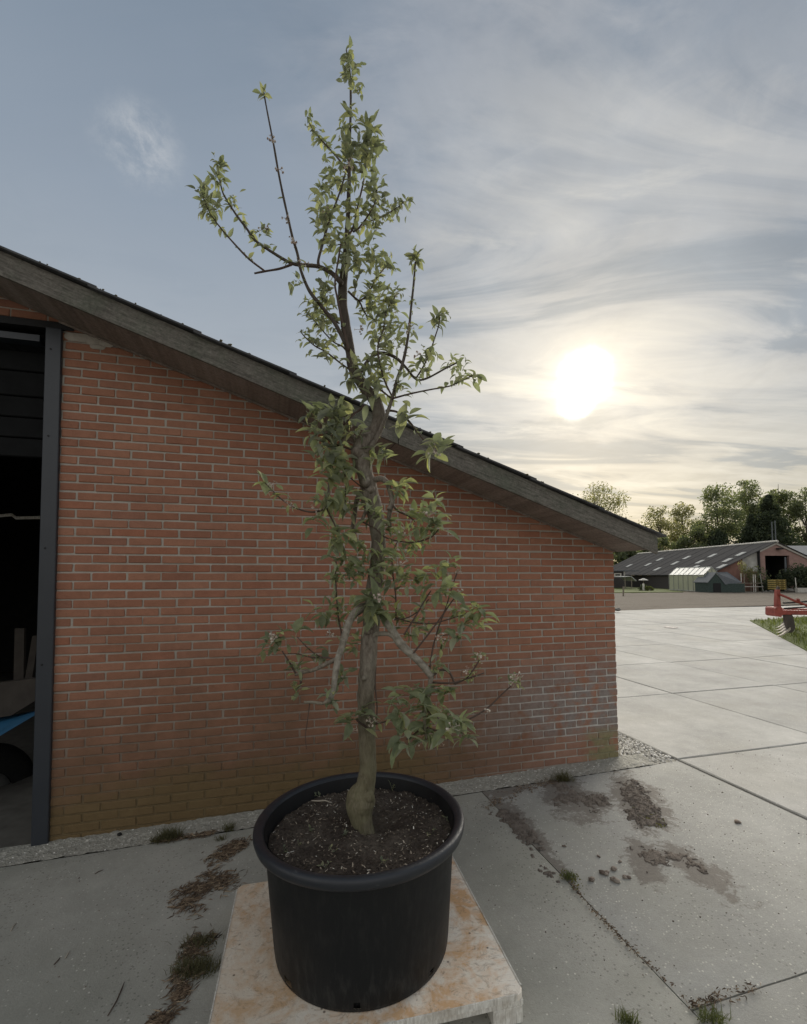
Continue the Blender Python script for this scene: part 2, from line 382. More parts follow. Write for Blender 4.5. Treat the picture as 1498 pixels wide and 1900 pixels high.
M_slab = mat('yard_concrete', f_conc((.31, .305, .285), (.455, .445, .415), .18, (.34, .325, .285)), .88, 0, .25)
M_agg = mat('washed_aggregate', lambda t: (bump(t, t.voro(t.pos, 70), .006, .8), t.mix(t.noise(t.pos, 5, 4), t.ramp(t.xyz(t.voro(t.pos, 70, 'Color'))[0], [(0, (.23, .22, .19)), (.5, (.31, .30, .265)), (.9, (.38, .365, .325)), (1, (.58, .56, .50))]), (.30, .29, .25)))[1], .9)
M_under = plain('joint_soil', (.085, .075, .055), .95)
M_gravel = mat('gravel_stone', lambda t: t.ramp(t.isl, [(0, (.18, .17, .16)), (.3, (.42, .41, .38)), (.6, (.62, .60, .56)), (1, (.82, .80, .76))]), .8)
def f_mud(t):
    n = t.noise(t.pos, 22, 6, .7); f = t.noise(t.pos, 120, 4, .7)
    c = t.mix(t.mapr(n, .35, .65), (.105, .090, .077), (.24, .21, .18)); c = t.mix(t.math('MULTIPLY', f, .5), c, (.20, .165, .14))
    bump(t, t.math('ADD', f, n), .012, .9); return c
M_mud = mat('dried_mud', f_mud, .95, 0, .1)
M_crumb = mat('mud_crumbs', lambda t: t.ramp(t.isl, [(0, (.085, .068, .058)), (.5, (.17, .135, .112)), (1, (.30, .26, .22))]), .95, 0, .1)
M_soil = mat('potting_soil', lambda t: (bump(t, t.math('ADD', t.noise(t.pos, 60, 6, .75), t.math('MULTIPLY', t.voro(t.pos, 45), .8)), .02, 1.0), t.mix(t.mapr(t.noise(t.pos, 6, 5, .6), .42, .68), t.mix(t.noise(t.pos, 80, 4, .7), (.028, .022, .018), (.13, .105, .088)), t.mix(t.noise(t.pos, 50, 4), (.10, .082, .067), (.20, .17, .14))))[1], .95, 0, .15)
M_fleck = mat('soil_flecks', lambda t: t.ramp(t.isl, [(0, (.03, .022, .017)), (.45, (.07, .052, .04)), (.72, (.20, .16, .12)), (.90, (.42, .36, .28)), (1, (.75, .72, .64))]), .9)
def f_pot(t):
    n = t.noise(t.pos, 5, 5, .65); f = t.noise(t.vmath('MULTIPLY', t.pos, (1, 1, .25)), 40, 5, .7)
    t.put(t.b.inputs['Roughness'], t.mapr(n, .3, .7, .42, .62))
    bump(t, f, .002, .25)
    z = t.xyz(t.pos)[2]; dust = t.math('MULTIPLY', t.mapr(f, .48, .80), t.mapr(z, .36, .18, .22, .85))
    return t.mix(dust, (.0095, .0102, .0112), (.062, .060, .056))
M_pot = mat('black_plastic', f_pot, .5, 0, .28)
def f_rim(t):
    n = t.noise(t.pos, 14, 5, .7); sc = t.mapr(t.noise(t.vmath('MULTIPLY', t.pos, (1, 1, 3)), 24, 6, .75), .60, .72)
    t.put(t.b.inputs['Roughness'], t.mapr(n, .3, .7, .36, .56)); bump(t, n, .003, .3)
    return t.mix(t.math('MULTIPLY', sc, .35), (.017, .020, .026), (.13, .135, .14))
M_rim = mat('scuffed_rim_plastic', f_rim, .45, 0, .5)
def f_deck(t):
    o = t.pos
    n = t.noise(o, 3.0, 6, .65, .8); m = t.noise(o, 11, 7, .7, 1.0); f = t.noise(o, 60, 5, .7)
    c = t.mix(t.mapr(m, .38, .62), (.78, .70, .59), (.88, .84, .76))
    rust = t.mapr(t.math('ADD', n, t.math('MULTIPLY', t.math('SUBTRACT', m, .5), .7)), .42, .62)
    c = t.mix(t.math('MULTIPLY', rust, .85), c, t.mix(m, (.52, .24, .075), (.68, .43, .20)))
    x = t.xyz(o)[0]
    c = t.mix(t.math('MULTIPLY', t.mapr(x, -.1, -.55, 0, .5), t.mapr(f, .3, .7, .5, 1)), c, (.58, .48, .35))
    mp = t.new('ShaderNodeMapping'); t.put(mp.inputs[0], o); mp.inputs['Rotation'].default_value = (0, 0, .6); mp.inputs['Scale'].default_value = (6, 9, 6)
    gr = t.mapr(t.noise(mp.outputs[0], 2.6, 8, .78, 2.2), .52, .66)
    c = t.mix(t.math('MULTIPLY', gr, .62), c, (.24, .165, .105))
    sp = t.math('MULTIPLY', t.mapr(t.voro(o, 15), .10, .05), t.math('GREATER_THAN', t.noise(o, 4), .5))
    c = t.mix(t.math('MULTIPLY', sp, .8), c, (.07, .05, .035))
    bump(t, t.math('ADD', f, m), .003, .5); return c
M_deck = mat('stained_plywood', f_deck, .7, 0, .3)
def f_white(t):
    mp = t.new('ShaderNodeMapping'); t.put(mp.inputs[0], t.pos); mp.inputs['Scale'].default_value = (9, 9, 2)
    g = t.noise(mp.outputs[0], 9, 6, .7, .6); n = t.noise(t.pos, 8, 5, .65)
    c = t.mix(t.mapr(g, .40, .66), (.76, .74, .68), (.46, .43, .38)); c = t.mix(t.math('MULTIPLY', t.mapr(n, .5, .7), .6), c, (.30, .24, .17))
    bump(t, g, .004, .5); return c
M_white = mat('weathered_white_paint', f_white, .7)
def f_bark(t):
    z = t.xyz(t.pos)[2]
    mp = t.new('ShaderNodeMapping'); t.put(mp.inputs[0], t.pos); mp.inputs['Scale'].default_value = (1, 1, .28)
    g = t.noise(mp.outputs[0], 75, 6, .7, .6); n = t.noise(t.pos, 11, 5, .65)
    c = t.mix(t.mapr(g, .35, .65), (.105, .085, .068), (.26, .225, .185)); c = t.mix(t.mapr(n, .5, .72), c, (.29, .27, .225))
    alg = t.math('MULTIPLY', t.mapr(z, 1.55, .75, 0, 1, True), t.mapr(n, .3, .6, .55, 1))
    c = t.mix(t.math('MULTIPLY', alg, .7), c, t.mix(g, (.085, .08, .034), (.20, .185, .09)))
    c = t.mix(t.mapr(z, 2.3, 2.9, 0, .75, True), c, (.055, .043, .036))
    bump(t, t.math('ADD', g, t.math('MULTIPLY', n, .7)), .007, .8); return c
M_bark = mat('apple_bark', f_bark, .85, 0, .2)
M_limb = mat('grey_limb_bark', lambda t: (bump(t, t.noise(t.pos, 70, 5, .7), .006, .8), t.mix(t.mapr(t.noise(t.pos, 34, 6, .7), .35, .65), (.15, .13, .10), (.34, .31, .26)))[1], .8, 0, .2)
M_twig = mat('young_twig', lambda t: (bump(t, t.noise(t.pos, 90, 4), .003, .5), t.mix(t.noise(t.pos, 20, 4), (.05, .030, .024), (.115, .082, .064)))[1], .7, 0, .3)
def f_leaf(top, bot, tr, vary=.35):
    def fn(t):
        r = rnd(t); n = t.noise(t.pos, 40, 3)
        a = t.ramp(r, [(0, [q * (1 - vary) for q in top]), (.55, top), (.85, [top[0] * 1.35, top[1] * 1.22, top[2] * 1.1]), (1, [top[0] * 1.9, top[1] * 1.7, top[2] * 1.3])])
        k = t.mapr(n, .3, .7, .82, 1.18); a = t.vmath('MULTIPLY', a, t.comb(k, k, k))
        c = t.mix(t.geo.outputs['Backfacing'], a, bot)
        tl = t.new('ShaderNodeBsdfTranslucent'); t.put(tl.inputs[0], t.vmath('MULTIPLY', a, (1.5, 1.6, .9)))
        mx = t.new('ShaderNodeMixShader'); mx.inputs[0].default_value = tr
        out = t.n['Material Output']; t.l.new(t.b.outputs[0], mx.inputs[1]); t.l.new(tl.outputs[0], mx.inputs[2]); t.l.new(mx.outputs[0], out.inputs[0])
        return c
    return fn
M_leaf = mat('apple_leaf', f_leaf((.185, .203, .150), (.34, .355, .30), .40), .7, 0, .14)
M_young = mat('young_apple_leaf', f_leaf((.225, .252, .155), (.38, .40, .32), .38), .65, 0, .18)
M_far = mat('far_foliage', f_leaf((.14, .16, .105), (.155, .17, .115), .5), .7, 0, .2)  # leaf colour lightened to stand in for haze over the far trees
M_fardark = mat('far_conifer', f_leaf((.060, .076, .05), (.06, .075, .05), .3), .8, 0, .15)
M_farpale = mat('far_spring_foliage', f_leaf((.19, .185, .115), (.21, .20, .13), .5), .7, 0, .2)  # pale spring leaf, with some haze lightened into the colour as well
M_grass = mat('grass_blades', f_leaf((.105, .125, .045), (.11, .125, .05), .3), .7, 0, .2)
M_drygrass = mat('dark_weed', f_leaf((.105, .10, .05), (.11, .105, .055), .25), .8, 0, .2)
M_petal = mat('blossom_petal', lambda t: t.ramp(t.isl, [(0, (.25, .17, .13)), (.35, (.40, .30, .25)), (.7, (.54, .48, .41)), (1, (.62, .58, .50))]), .7)
M_litter = mat('dry_litter', lambda t: t.ramp(t.isl, [(0, (.05, .038, .028)), (.4, (.115, .078, .052)), (.75, (.19, .135, .088)), (1, (.34, .27, .185))]), .9)
M_moss = mat('moss', lambda t: (bump(t, t.noise(t.pos, 160, 4), .01, 1), t.mix(t.noise(t.pos, 30, 5), (.075, .075, .022), (.24, .23, .055)))[1], .95)
M_roofmoss = mat('roof_moss', lambda t: t.mix(t.noise(t.pos, 16, 5), (.055, .05, .036), (.15, .135, .075)), .95)
def f_oldwood(a, b, green):
    def fn(t):
        u, z = wall_uz(t); q = t.comb(t.math('MULTIPLY', t.math('SUBTRACT', u, t.math('MULTIPLY', z, .35)), 1.0), t.math('MULTIPLY', t.math('ADD', z, t.math('MULTIPLY', u, .342)), 9.0), t.math('MULTIPLY', t.xyz(t.pos)[1], .0))
        g = t.noise(q, 7, 7, .72, .6); n = t.noise(t.pos, 3.2, 5, .65); f = t.noise(t.pos, 46, 5, .75)
        c = t.mix(t.mapr(g, .34, .66), a, b); c = t.mix(t.math('MULTIPLY', t.mapr(n, .45, .65), green), c, (.085, .105, .075))
        k = t.mapr(f, .3, .7, .7, 1.3); c = t.vmath('MULTIPLY', c, t.comb(k, k, k))
        lich = t.math('MULTIPLY', t.mapr(t.noise(t.pos, 30, 6, .8), .60, .70), green)
        c = t.mix(t.math('MULTIPLY', lich, .9), c, (.30, .30, .25))
        bump(t, t.math('ADD', g, t.math('MULTIPLY', f, .6)), .007, .8); return c
    return fn
M_fascia = mat('weathered_fascia', f_oldwood((.095, .087, .076), (.215, .20, .175), .5), .9, 0, .15)
M_soffit = mat('soffit_board', f_oldwood((.17, .135, .115), (.31, .26, .225), .10), .85, 0, .2)
M_roof = plain('fibre_cement', (.075, .075, .078), .9, var=.3)
M_steel = mat('painted_steel', lambda t: (bump(t, t.noise(t.pos, 60, 3), .001, .2), t.mix(t.noise(t.pos, 6, 5), (.020, .024, .032), (.030, .035, .043)))[1], .38, 0, .5)
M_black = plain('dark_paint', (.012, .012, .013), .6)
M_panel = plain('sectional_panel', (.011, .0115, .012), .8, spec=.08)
M_inner = plain('near_black_wall', (.02, .019, .018), .95)  # one near-black tone for the walls inside both doorways
M_tyre = plain('tyre_rubber', (.018, .018, .018), .85, sc=30)
M_blue = plain('blue_paint', (.035, .15, .29), .45, spec=.5)
M_oldboard = plain('grey_board', (.055, .047, .04), .9)
M_rimgrey = plain('grey_wheel', (.16, .16, .155), .6)
M_red = plain('red_machine_paint', (.27, .06, .045), .55, spec=.4, var=.3)
M_worn = plain('worn_tine_steel', (.42, .37, .30), .6, 0, .3)
M_tine = plain('dark_tine_steel', (.075, .062, .055), .6, .3)
M_field = mat('bare_field', lambda t: (bump(t, t.noise(t.pos, 9, 6, .7), .06, .8), t.mix(t.noise(t.vmath('MULTIPLY', t.pos, (.3, 1.6, 1)), .8, 6, .65), (.105, .088, .070), (.185, .160, .130)))[1], .95, 0, .1)
M_turf = mat('turf', lambda t: t.mix(t.noise(t.pos, 1.5, 6, .7), (.055, .075, .02), (.14, .16, .055)), .95, 0, .1)
M_barnroof = mat('barn_roof_sheet', lambda t: t.mix(t.noise(t.vmath('MULTIPLY', t.pos, (1, 2, 1)), 1.3, 6, .7), (.030, .030, .032), (.078, .077, .078)), 1.0, 0, .03)
M_sky = plain('skylight_sheet', (.40, .41, .40), .9, spec=.04, var=.1)
M_pink = plain('salmon_brick', (.30, .195, .17), .9, var=.15, sc=3)
M_redb = plain('old_red_brick', (.23, .125, .10), .9, var=.25, sc=2)
M_plaster = plain('peeling_plaster', (.42, .41, .38), .9, var=.35, sc=1.2)
M_pale = plain('pale_trim', (.46, .44, .40), .7)
M_dkbrick = plain('dark_barn_wall', (.07, .062, .06), .9)
M_gh = mat('cloudy_glazing', lambda t: t.mix(t.noise(t.pos, .9, 5, .7), (.27, .285, .19), (.52, .52, .40)), .35, 0, .5)
M_ghroof = plain('whitened_glass', (.52, .53, .50), .4, var=.12, sc=2)
M_ghframe = plain('aluminium', (.30, .31, .28), .5)
M_shed = plain('green_timber', (.045, .065, .058), .8, var=.3)
M_shedroof = plain('grey_felt', (.13, .14, .15), .85)
M_pallw = plain('yellow_pallet_wood', (.38, .29, .10), .85)
M_stone = plain('rubble', (.16, .15, .135), .9, var=.4)
M_rust = plain('post_wood', (.22, .19, .15), .9)
M_hose = plain('black_hose', (.03, .032, .035), .6)

# ================================================================== GROUND
def axis(*segs):
    o = []
    for a, b, n in segs: o += [a + (b - a) * i / n for i in range(n)]
    return o + [segs[-1][1]]
gx = axis((-700, -40, 6), (-40, -8, 8), (-8, 8, 32), (8, 60, 10), (60, 700, 6)); gy = axis((-300, -8, 5), (-8, 8, 32), (8, 60, 10), (60, 900, 6))
m = MB()
m.add([(x, y, gz(x, y) - .045) for y in gy for x in gx], [(j * len(gx) + i, j * len(gx) + i + 1, (j + 1) * len(gx) + i + 1, (j + 1) * len(gx) + i) for j in range(len(gy) - 1) for i in range(len(gx) - 1)])
ground = m.build('ground', M_under); ground['kind'] = 'structure'
m = MB(); m.sheet(lambda a, b: Vector((-400 + 1000 * a, 46.6 + 700 * b, .155)), 20, 14)
meadow = m.build('meadow', M_turf); meadow['kind'] = 'structure'

yard = thing('concrete_yard', W(.47, -.19, .145), None, None); yard['kind'] = 'structure'
PU, PV, G = 1.87, 1.94, .0065
def slabmesh(su, sv, seed):
    mb = MB(); rr = random.Random(seed); n = 6; e = .007
    ring = []
    def side(a, b):
        return [a + (b - a) * (k / n) for k in range(n)]
    c0 = [Vector((G, G, 0)), Vector((su - G, G, 0)), Vector((su - G, sv - G, 0)), Vector((G, sv - G, 0))]
    for i in range(4): ring += side(c0[i], c0[(i + 1) % 4])
    ctr = Vector((su / 2, sv / 2, 0)); out = []; top = []; bot = []
    for p in ring:
        p = p + Vector((rr.uniform(-.003, .003), rr.uniform(-.003, .003), 0)); q = p + (ctr - p).normalized() * (e * rr.uniform(.8, 2.2))
        top.append(q); out.append(p - Vector((0, 0, e))); bot.append(p - Vector((0, 0, .06)))
    N = len(ring)
    vs_ = [Vector((UD * p.x + VD * p.y) + Vector((0, 0, p.z))) for p in top + out + bot]
    fs = [list(range(N))] + [(k, (k + 1) % N, N + (k + 1) % N, N + k)[::-1] for k in range(N)] + [(N + k, N + (k + 1) % N, 2 * N + (k + 1) % N, 2 * N + k)[::-1] for k in range(N)]
    mb.add(vs_, fs); return mb.mesh('concrete_slab', M_slab)
slabs = [slabmesh(PU, PV, k) for k in range(4)]
for j in range(-2, 8):
    for i in range(0, 13):
        u, v = .47 + PU * i, -.19 + PV * j
        if i == 0 and j < 0: v -= .0
        p = W(u, v, .145 + R(-.0025, .0025))
        link('concrete_slab', random.choice(slabs), yard, p - wl(yard))
def apron(u0, u1, v0, v1, m_, seed):
    mb = MB(); nu = max(2, int((u1 - u0) / .12)); nv = max(2, int((v1 - v0) / .12))
    def fn(a, b):
        u = u0 + (u1 - u0) * a; v = v0 + (v1 - v0) * b
        if a in (0, 1): u += .003 * noise.noise(Vector((v * 5, seed, 0)))
        if b in (0, 1): v += .003 * noise.noise(Vector((u * 5, seed + 4, 0)))
        p = W(u, v, 0); z = gz(p.x, p.y) 
        if a in (0, 1) or b in (0, 1): z -= .008
        return Vector((p.x, p.y, z))
    mb.sheet(fn, nu, nv)
    for side_, cnt in (('u0', nv), ('u1', nv), ('v0', nu), ('v1', nu)):
        vs_ = []
        for k in range(cnt + 1):
            t = k / cnt; a, b = {'u0': (0, t), 'u1': (1, t), 'v0': (t, 0), 'v1': (t, 1)}[side_]
            q = fn(a, b); vs_ += [q, q - Vector((0, 0, .05))]
        mb.add(vs_, [(2 * k, 2 * k + 2, 2 * k + 3, 2 * k + 1) for k in range(cnt)])
    o = mb.build('concrete_slab', m_, yard, True); return o
apron(-9.0, -1.455, -5.0, -.205, M_apron, 1)['label'] = 'smooth grey concrete slab in front of the brick wall, under the pallet'
apron(-1.449, .460, -2.150, -.203, M_apron2, 2)['label'] = 'worn muddy concrete slab in front of the shed corner'
apron(-1.449, .460, -5.0, -2.158, M_apron2, 3)
apron(-9.0, -4.66, -.19, .05, M_apron, 4)
M_shedfloor = plain('dirty_shed_floor', (.10, .095, .085), .95)
apron(-9.0, -4.56, .06, 7.0, M_shedfloor, 6)
# washed-out strip of aggregate at the foot of the wall
m = MB()
def agg(a, b):
    u = -4.72 + 4.95 * a; v = -.204 + .207 * b; p = W(u, v, 0)
    return Vector((p.x, p.y, gz(p.x, p.y) - .003 + .016 * b + .006 * noise.noise(Vector((u * 9, v * 9, 3))) + .008 * noise.noise(Vector((u * 30, v * 30, 1)))))
m.sheet(agg, 330, 14)
o = m.build('aggregate_strip', M_agg, None, True); o['kind'] = 'structure'

# ploughed field beyond the yard
def fborder(x): return 22.0 + (.27 if x < 9.8 else .375) * (x - 9.8)
m = MB(); M_field_n = (240, 90)
def fld(a, b):
    x = -26 + 100 * a; y0 = fborder(x); y = y0 + (47.0 - y0) * b if y0 < 47 else 47 + b
    q = noise.noise(Vector((x * .35, y * 1.9, 2))) * .035 + noise.noise(Vector((x * 2, y * 2, 5))) * .03
    return Vector((x, y, .165 + (q if 0 < b < 1 else -.02)))
m.sheet(fld, *M_field_n); o = m.build('field', M_field, None, True); o['kind'] = 'structure'
m = MB()
lawnpoly = [at(1125, 1092, 46.5), at(1246, 1092, 46.5), at(1244, 1098, 44.5), at(1125, 1098, 41.0)]
lw = [Vector((p.x, p.y, .22)) for p in (Vector((18.5, 46.8, 0)), Vector((26.6, 46.8, 0)), Vector((26.0, 44.2, 0)), Vector((16.5, 42.0, 0)))]
m.add(lw + [p - Vector((0, 0, .06)) for p in lw], [(0, 1, 2, 3), (0, 3, 7, 4), (3, 2, 6, 7), (1, 2, 6, 5), (0, 1, 5, 4)]); o = m.build('lawn', M_turf); o['kind'] = 'structure'
# turf corner on the right under the red machine
verge = [Vector((12.4, 17.1, 0)), Vector((8.72, 10.35, 0)), Vector((7.9, 8.6, 0)), Vector((16, 8.0, 0)), Vector((26, 20.6, 0)), Vector((16.0, 18.6, 0))]
m = MB(); m.add([Vector((p.x, p.y, .175)) for p in verge] + [Vector((p.x, p.y, .12)) for p in verge], [list(range(6))] + [(k, (k + 1) % 6, 6 + (k + 1) % 6, 6 + k) for k in range(6)])
o = m.build('grass_verge', M_turf); o['kind'] = 'structure'
def blade(mb, p, h, wd_, lean):
    a = R(0, 2 * pi); d = Vector((cos(a), sin(a), 0)); q = Vector((-sin(a), cos(a), 0)) * wd_
    mid = p + Vector((0, 0, h * .6)) + d * lean * .35; tip = p + Vector((0, 0, h)) + d * lean
    mb.add([p - q, p + q, mid + q * .7, tip, mid - q * .7], [(0, 1, 2, 4), (4, 2, 3)])
m = MB(); k = 0
while k < 9000:
    x, y = R(7.9, 20), R(8, 20)
    if not inside((x, y), verge): continue
    cl = noise.noise(Vector((x * .9, y * .9, 0))); d = edgedist((x, y), verge)
    blade(m, Vector((x, y, .17)), R(.05, .12) + max(0, cl) * .28 * min(1, d), R(.006, .014), R(.02, .08)); k += 1
m.build('grass', M_grass, kind='stuff')

# ================================================================== BRICK SHED
UR, HALF = .0, 8.0
def rk(u): return 2.02 - .342 * u if u > -HALF else 2.02 + .342 * HALF - .342 * (-HALF - u)
DOOR0, DOOR1, DTOP = -8.3, -4.53, 3.53
shed = thing('brick_shed', W(0, 0, 0), 'red brick farm shed with a sloping weathered verge and an open dark doorway', 'shed')
MW = lambda u, v, z: W(u, v, z)
m = MB()
def slabwall(u0, u1, zb, zt0, zt1, v0=.006, v1=.10):
    m.hexa([W(u0, v0, zb), W(u1, v0, zb), W(u1, v1, zb), W(u0, v1, zb), W(u0, v0, zt0), W(u1, v0, zt1), W(u1, v1, zt1), W(u0, v1, zt0)])
slabwall(DOOR1, -.002, -.3, rk(DOOR1) + .05, rk(0) + .05)
slabwall(-HALF, DOOR1, DTOP, rk(-HALF) + .05, rk(DOOR1) + .05)
slabwall(DOOR0, -HALF, DTOP, rk(DOOR0) + .05, rk(-HALF) + .05)
slabwall(-16, DOOR0, -.3, rk(-16) + .05, rk(DOOR0) + .05)
m.hexa([W(-.10, .10, -.3), W(-.003, .10, -.3), W(-.003, 9, -.3), W(-.10, 9, -.3), W(-.10, .10, 2.07), W(-.003, .10, 2.03), W(-.003, 9, 2.03), W(-.10, 9, 2.07)])
wall = m.build('wall', M_mortar, shed)
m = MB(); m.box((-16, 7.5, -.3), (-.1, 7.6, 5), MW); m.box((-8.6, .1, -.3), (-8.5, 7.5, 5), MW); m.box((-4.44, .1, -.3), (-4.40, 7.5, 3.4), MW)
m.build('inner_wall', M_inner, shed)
# bricks laid in stretcher bond, half bats at the corner in every other course
CRS, BL, BJ, BH, BD = .0625, .2085, .0115, .0505, .05
ZREF = planehit(1138, 1026, 0)[1]
rb = random.Random(5)
def brickmesh(L, seed):
    mb = MB(); r2 = random.Random(seed); mb.cbox((-L / 2, 0, 0), (L / 2, BD, BH), .0035)
    mb.v = [v + Vector((r2.uniform(-.0024, .0024), r2.uniform(-.0016, .0016), r2.uniform(-.0019, .0019))) for v in mb.v]
    return mb
full = [brickmesh(BL, k) for k in range(7)]; half = [brickmesh(.0985, 20 + k) for k in range(4)]
fullme = [b.mesh('brick', M_brick) for b in full]; halfme = [b.mesh('brick', M_brick) for b in half]
place = []
for row in range(-45, 34):
    z = ZREF - (row + 1) * CRS + .006
    if z < -.22: continue
    a = (row % 2 == 0); u = -.001; first = True
    while u > -8.7:
        L = .0985 if (first and not a) else BL
        c = u - L / 2; top = z + BH
        u -= L + BJ; first = False
        if top > rk(c - L / 2) + .12: continue
        if c + L / 2 > DOOR1 - .02 and c - L / 2 < DOOR1 and z < DTOP - .03:
            # cut brick at the door jamb
            L2 = c + L / 2 - DOOR1
            if L2 < .03: continue
            place.append((DOOR1 + L2 / 2, z, L2)); continue
        if c < DOOR1 and z < DTOP - .01: continue
        place.append((c, z, L))
def showing(q):
    c, z, L = q; p = W(c, 0, z); d = p.y
    px = CX + F * p.x / d; py = CY - F * ((p.z - CH) / d) + 50
    seen = 60 < px < 1160 and z < rk(c) - .03 and py > 560 and z > gz(p.x, p.y) - .01
    return -(L * .05 / d ** 2) if seen else 1.0
place.sort(key=showing)
M = MB(); Mh = Matrix.Rotation(WA, 4, 'Z')
for k, (c, z, L) in enumerate(place):
    cut = L not in (BL, .0985)
    jit = (rb.uniform(-.0022, .0022), rb.uniform(-.0030, .0022), rb.uniform(-.0016, .0016)); rz = WA + rb.uniform(-.006, .006); ry = rb.uniform(-.004, .004)
    p = W(c + jit[0], jit[1], z + jit[2])
    if k < 300:
        me = rb.choice(fullme if L == BL else halfme) if not cut else brickmesh(L, k).mesh('brick', M_brick)
        link('brick', me, wall, p - wl(wall), (0, ry, rz))
    else:
        src = rb.choice(full if L == BL else half) if not cut else brickmesh(L, k)
        T = Matrix.Translation(p) @ Matrix.Rotation(rz, 4, 'Z') @ Matrix.Rotation(ry, 4, 'Y')
        M.add([T @ v for v in src.v], src.f)
M.build('brick', M_brick, wall, kind='stuff')
# smear of cement beside the head of the door post
m = MB()
for cu, cz, a, b in ((-4.43, 3.475, .085, .030), (-4.33, 3.465, .05, .032), (-4.25, 3.452, .05, .024), (-4.30, 3.425, .05, .02)):
    m.sheet(lambda s_, t_, cu=cu, cz=cz, a=a, b=b: W(cu + a * (2 * s_ - 1) * sqrt(1 - .6 * (2 * t_ - 1) ** 2), -.003 - .010 * max(0, 1 - (2 * s_ - 1) ** 2) * max(0, 1 - (2 * t_ - 1) ** 2) - .003 * noise.noise(Vector((s_ * 5, t_ * 4, cu * 20))), cz + b * (2 * t_ - 1)), 12, 8)
m.build('cement_patch', M_mortar, wall, True)
# verge: fascia boards, soffit boards, roof sheet
OFF = .42
def rake_board(name, u0, u1, v0, v1, zb, zt, mt, nseg=26):
    mb = MB(); vs_ = []
    for k in range(nseg + 1):
        u = u0 + (u1 - u0) * k / nseg; w1 = .004 * noise.noise(Vector((u * 1.3, zb * 7, 2)))
        vs_ += [W(u, v0, rk(u) + zb + w1), W(u, v1, rk(u) + zb + w1), W(u, v1, rk(u) + zt + w1), W(u, v0, rk(u) + zt + w1)]
    fs = [(0, 1, 2, 3), tuple(4 * nseg + q for q in (3, 2, 1, 0))]
    for k in range(nseg):
        for q in range(4): fs.append((4 * k + q, 4 * k + 4 + q, 4 * k + 4 + (q + 1) % 4, 4 * k + (q + 1) % 4))
    mb.add(vs_, fs); return mb.build(name, mt, shed)
rake_board('fascia_board', -2.188, .105, -OFF, -OFF + .024, -.006, .146, M_fascia)
rake_board('fascia_board', -7.99, -2.193, -OFF + .003, -OFF + .027, -.004, .149, M_fascia, 40)
rake_board('soffit_board', -2.20, .03, -OFF + .026, -.008, .004, .024, M_soffit)
rake_board('soffit_board', -7.99, -2.206, -OFF + .029, -.008, .005, .025, M_soffit, 40)
rake_board('bed_mould', -4.54, .0, -.020, -.0075, -.012, .003, M_soffit)
roof = MB(); u = .17; k = 0
while u > -7.95:
    u2 = u - .62; lift = .150
    vs_ = []
    for uu, zz in ((u, lift + .012), (u2 - .05, lift)):
        uu = max(uu, -7.99)
        vs_ += [W(uu, -OFF - .035, rk(uu) + zz), W(uu, 9, rk(uu) + zz), W(uu, 9, rk(uu) + zz + .012), W(uu, -OFF - .035, rk(uu) + zz + .012)]
    roof.add(vs_, [(0, 1, 2, 3), (7, 6, 5, 4)] + [(q, 4 + q, 4 + (q + 1) % 4, (q + 1) % 4) for q in range(4)]); u = u2
roof.hexa([W(-8.01, -OFF, rk(-8) + .13), W(-16.5, -OFF, rk(-16.5) + .13), W(-16.5, 9, rk(-16.5) + .13), W(-8.01, 9, rk(-8) + .13)] + [W(a, b, rk(a) + .16) for a, b in ((-8.01, -OFF), (-16.5, -OFF), (-16.5, 9), (-8.01, 9))])
rf = roof.build('roof', M_roof, shed)
m = MB()
for k in range(520):
    u = R(-6.2, .16); dens = noise.noise(Vector((u * 2.2, 0, 7)))
    if R(-.5, .6) > dens + .25: continue
    r = R(.004, .011) * (1.3 if dens > .1 else 1)
    m.rock(W(u, -OFF - .035 + R(0, .14), rk(u) + .168 + R(-.002, .008)), r, .65, k)
o = m.build('roof_moss', M_roofmoss, rf, True, kind='stuff')
# steel door post, lintel, sectional door
m = MB(); m.cbox((-4.565, -.028, -.05), (-4.468, .12, DTOP - .016), .004, lambda u, v, z: W(u - .0138 * z, v, z)); post = m.build('door_post', M_steel, shed)
m = MB()
for z in (3.36, 2.75, 1.98, 1.2):
    m.lathe([(.006, -.004), (.006, .002), (.0, .0025)], 8); k = len(m.v) - 24
    m.v[k:] = [W(-4.53 - .0138 * z + v.x, -.030 - v.z, z + v.y) for v in m.v[k:]]
m.build('screw', M_black, post)
zrow = min(z for c, z, L in place if c < DOOR1 and z > 3.45)
m = MB(); m.box((DOOR0, -.012, zrow - .058), (-4.45, .10, zrow - .008), MW); m.build('lintel', M_black, shed)
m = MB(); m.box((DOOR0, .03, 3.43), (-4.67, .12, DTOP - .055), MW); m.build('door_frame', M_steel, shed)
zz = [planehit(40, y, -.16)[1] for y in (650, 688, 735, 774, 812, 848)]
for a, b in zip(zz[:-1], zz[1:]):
    m = MB(); m.cbox((DOOR0, .16, b + .004), (-4.47, .20, a - .004), .006, MW); m.build('door_panel', M_panel, shed)

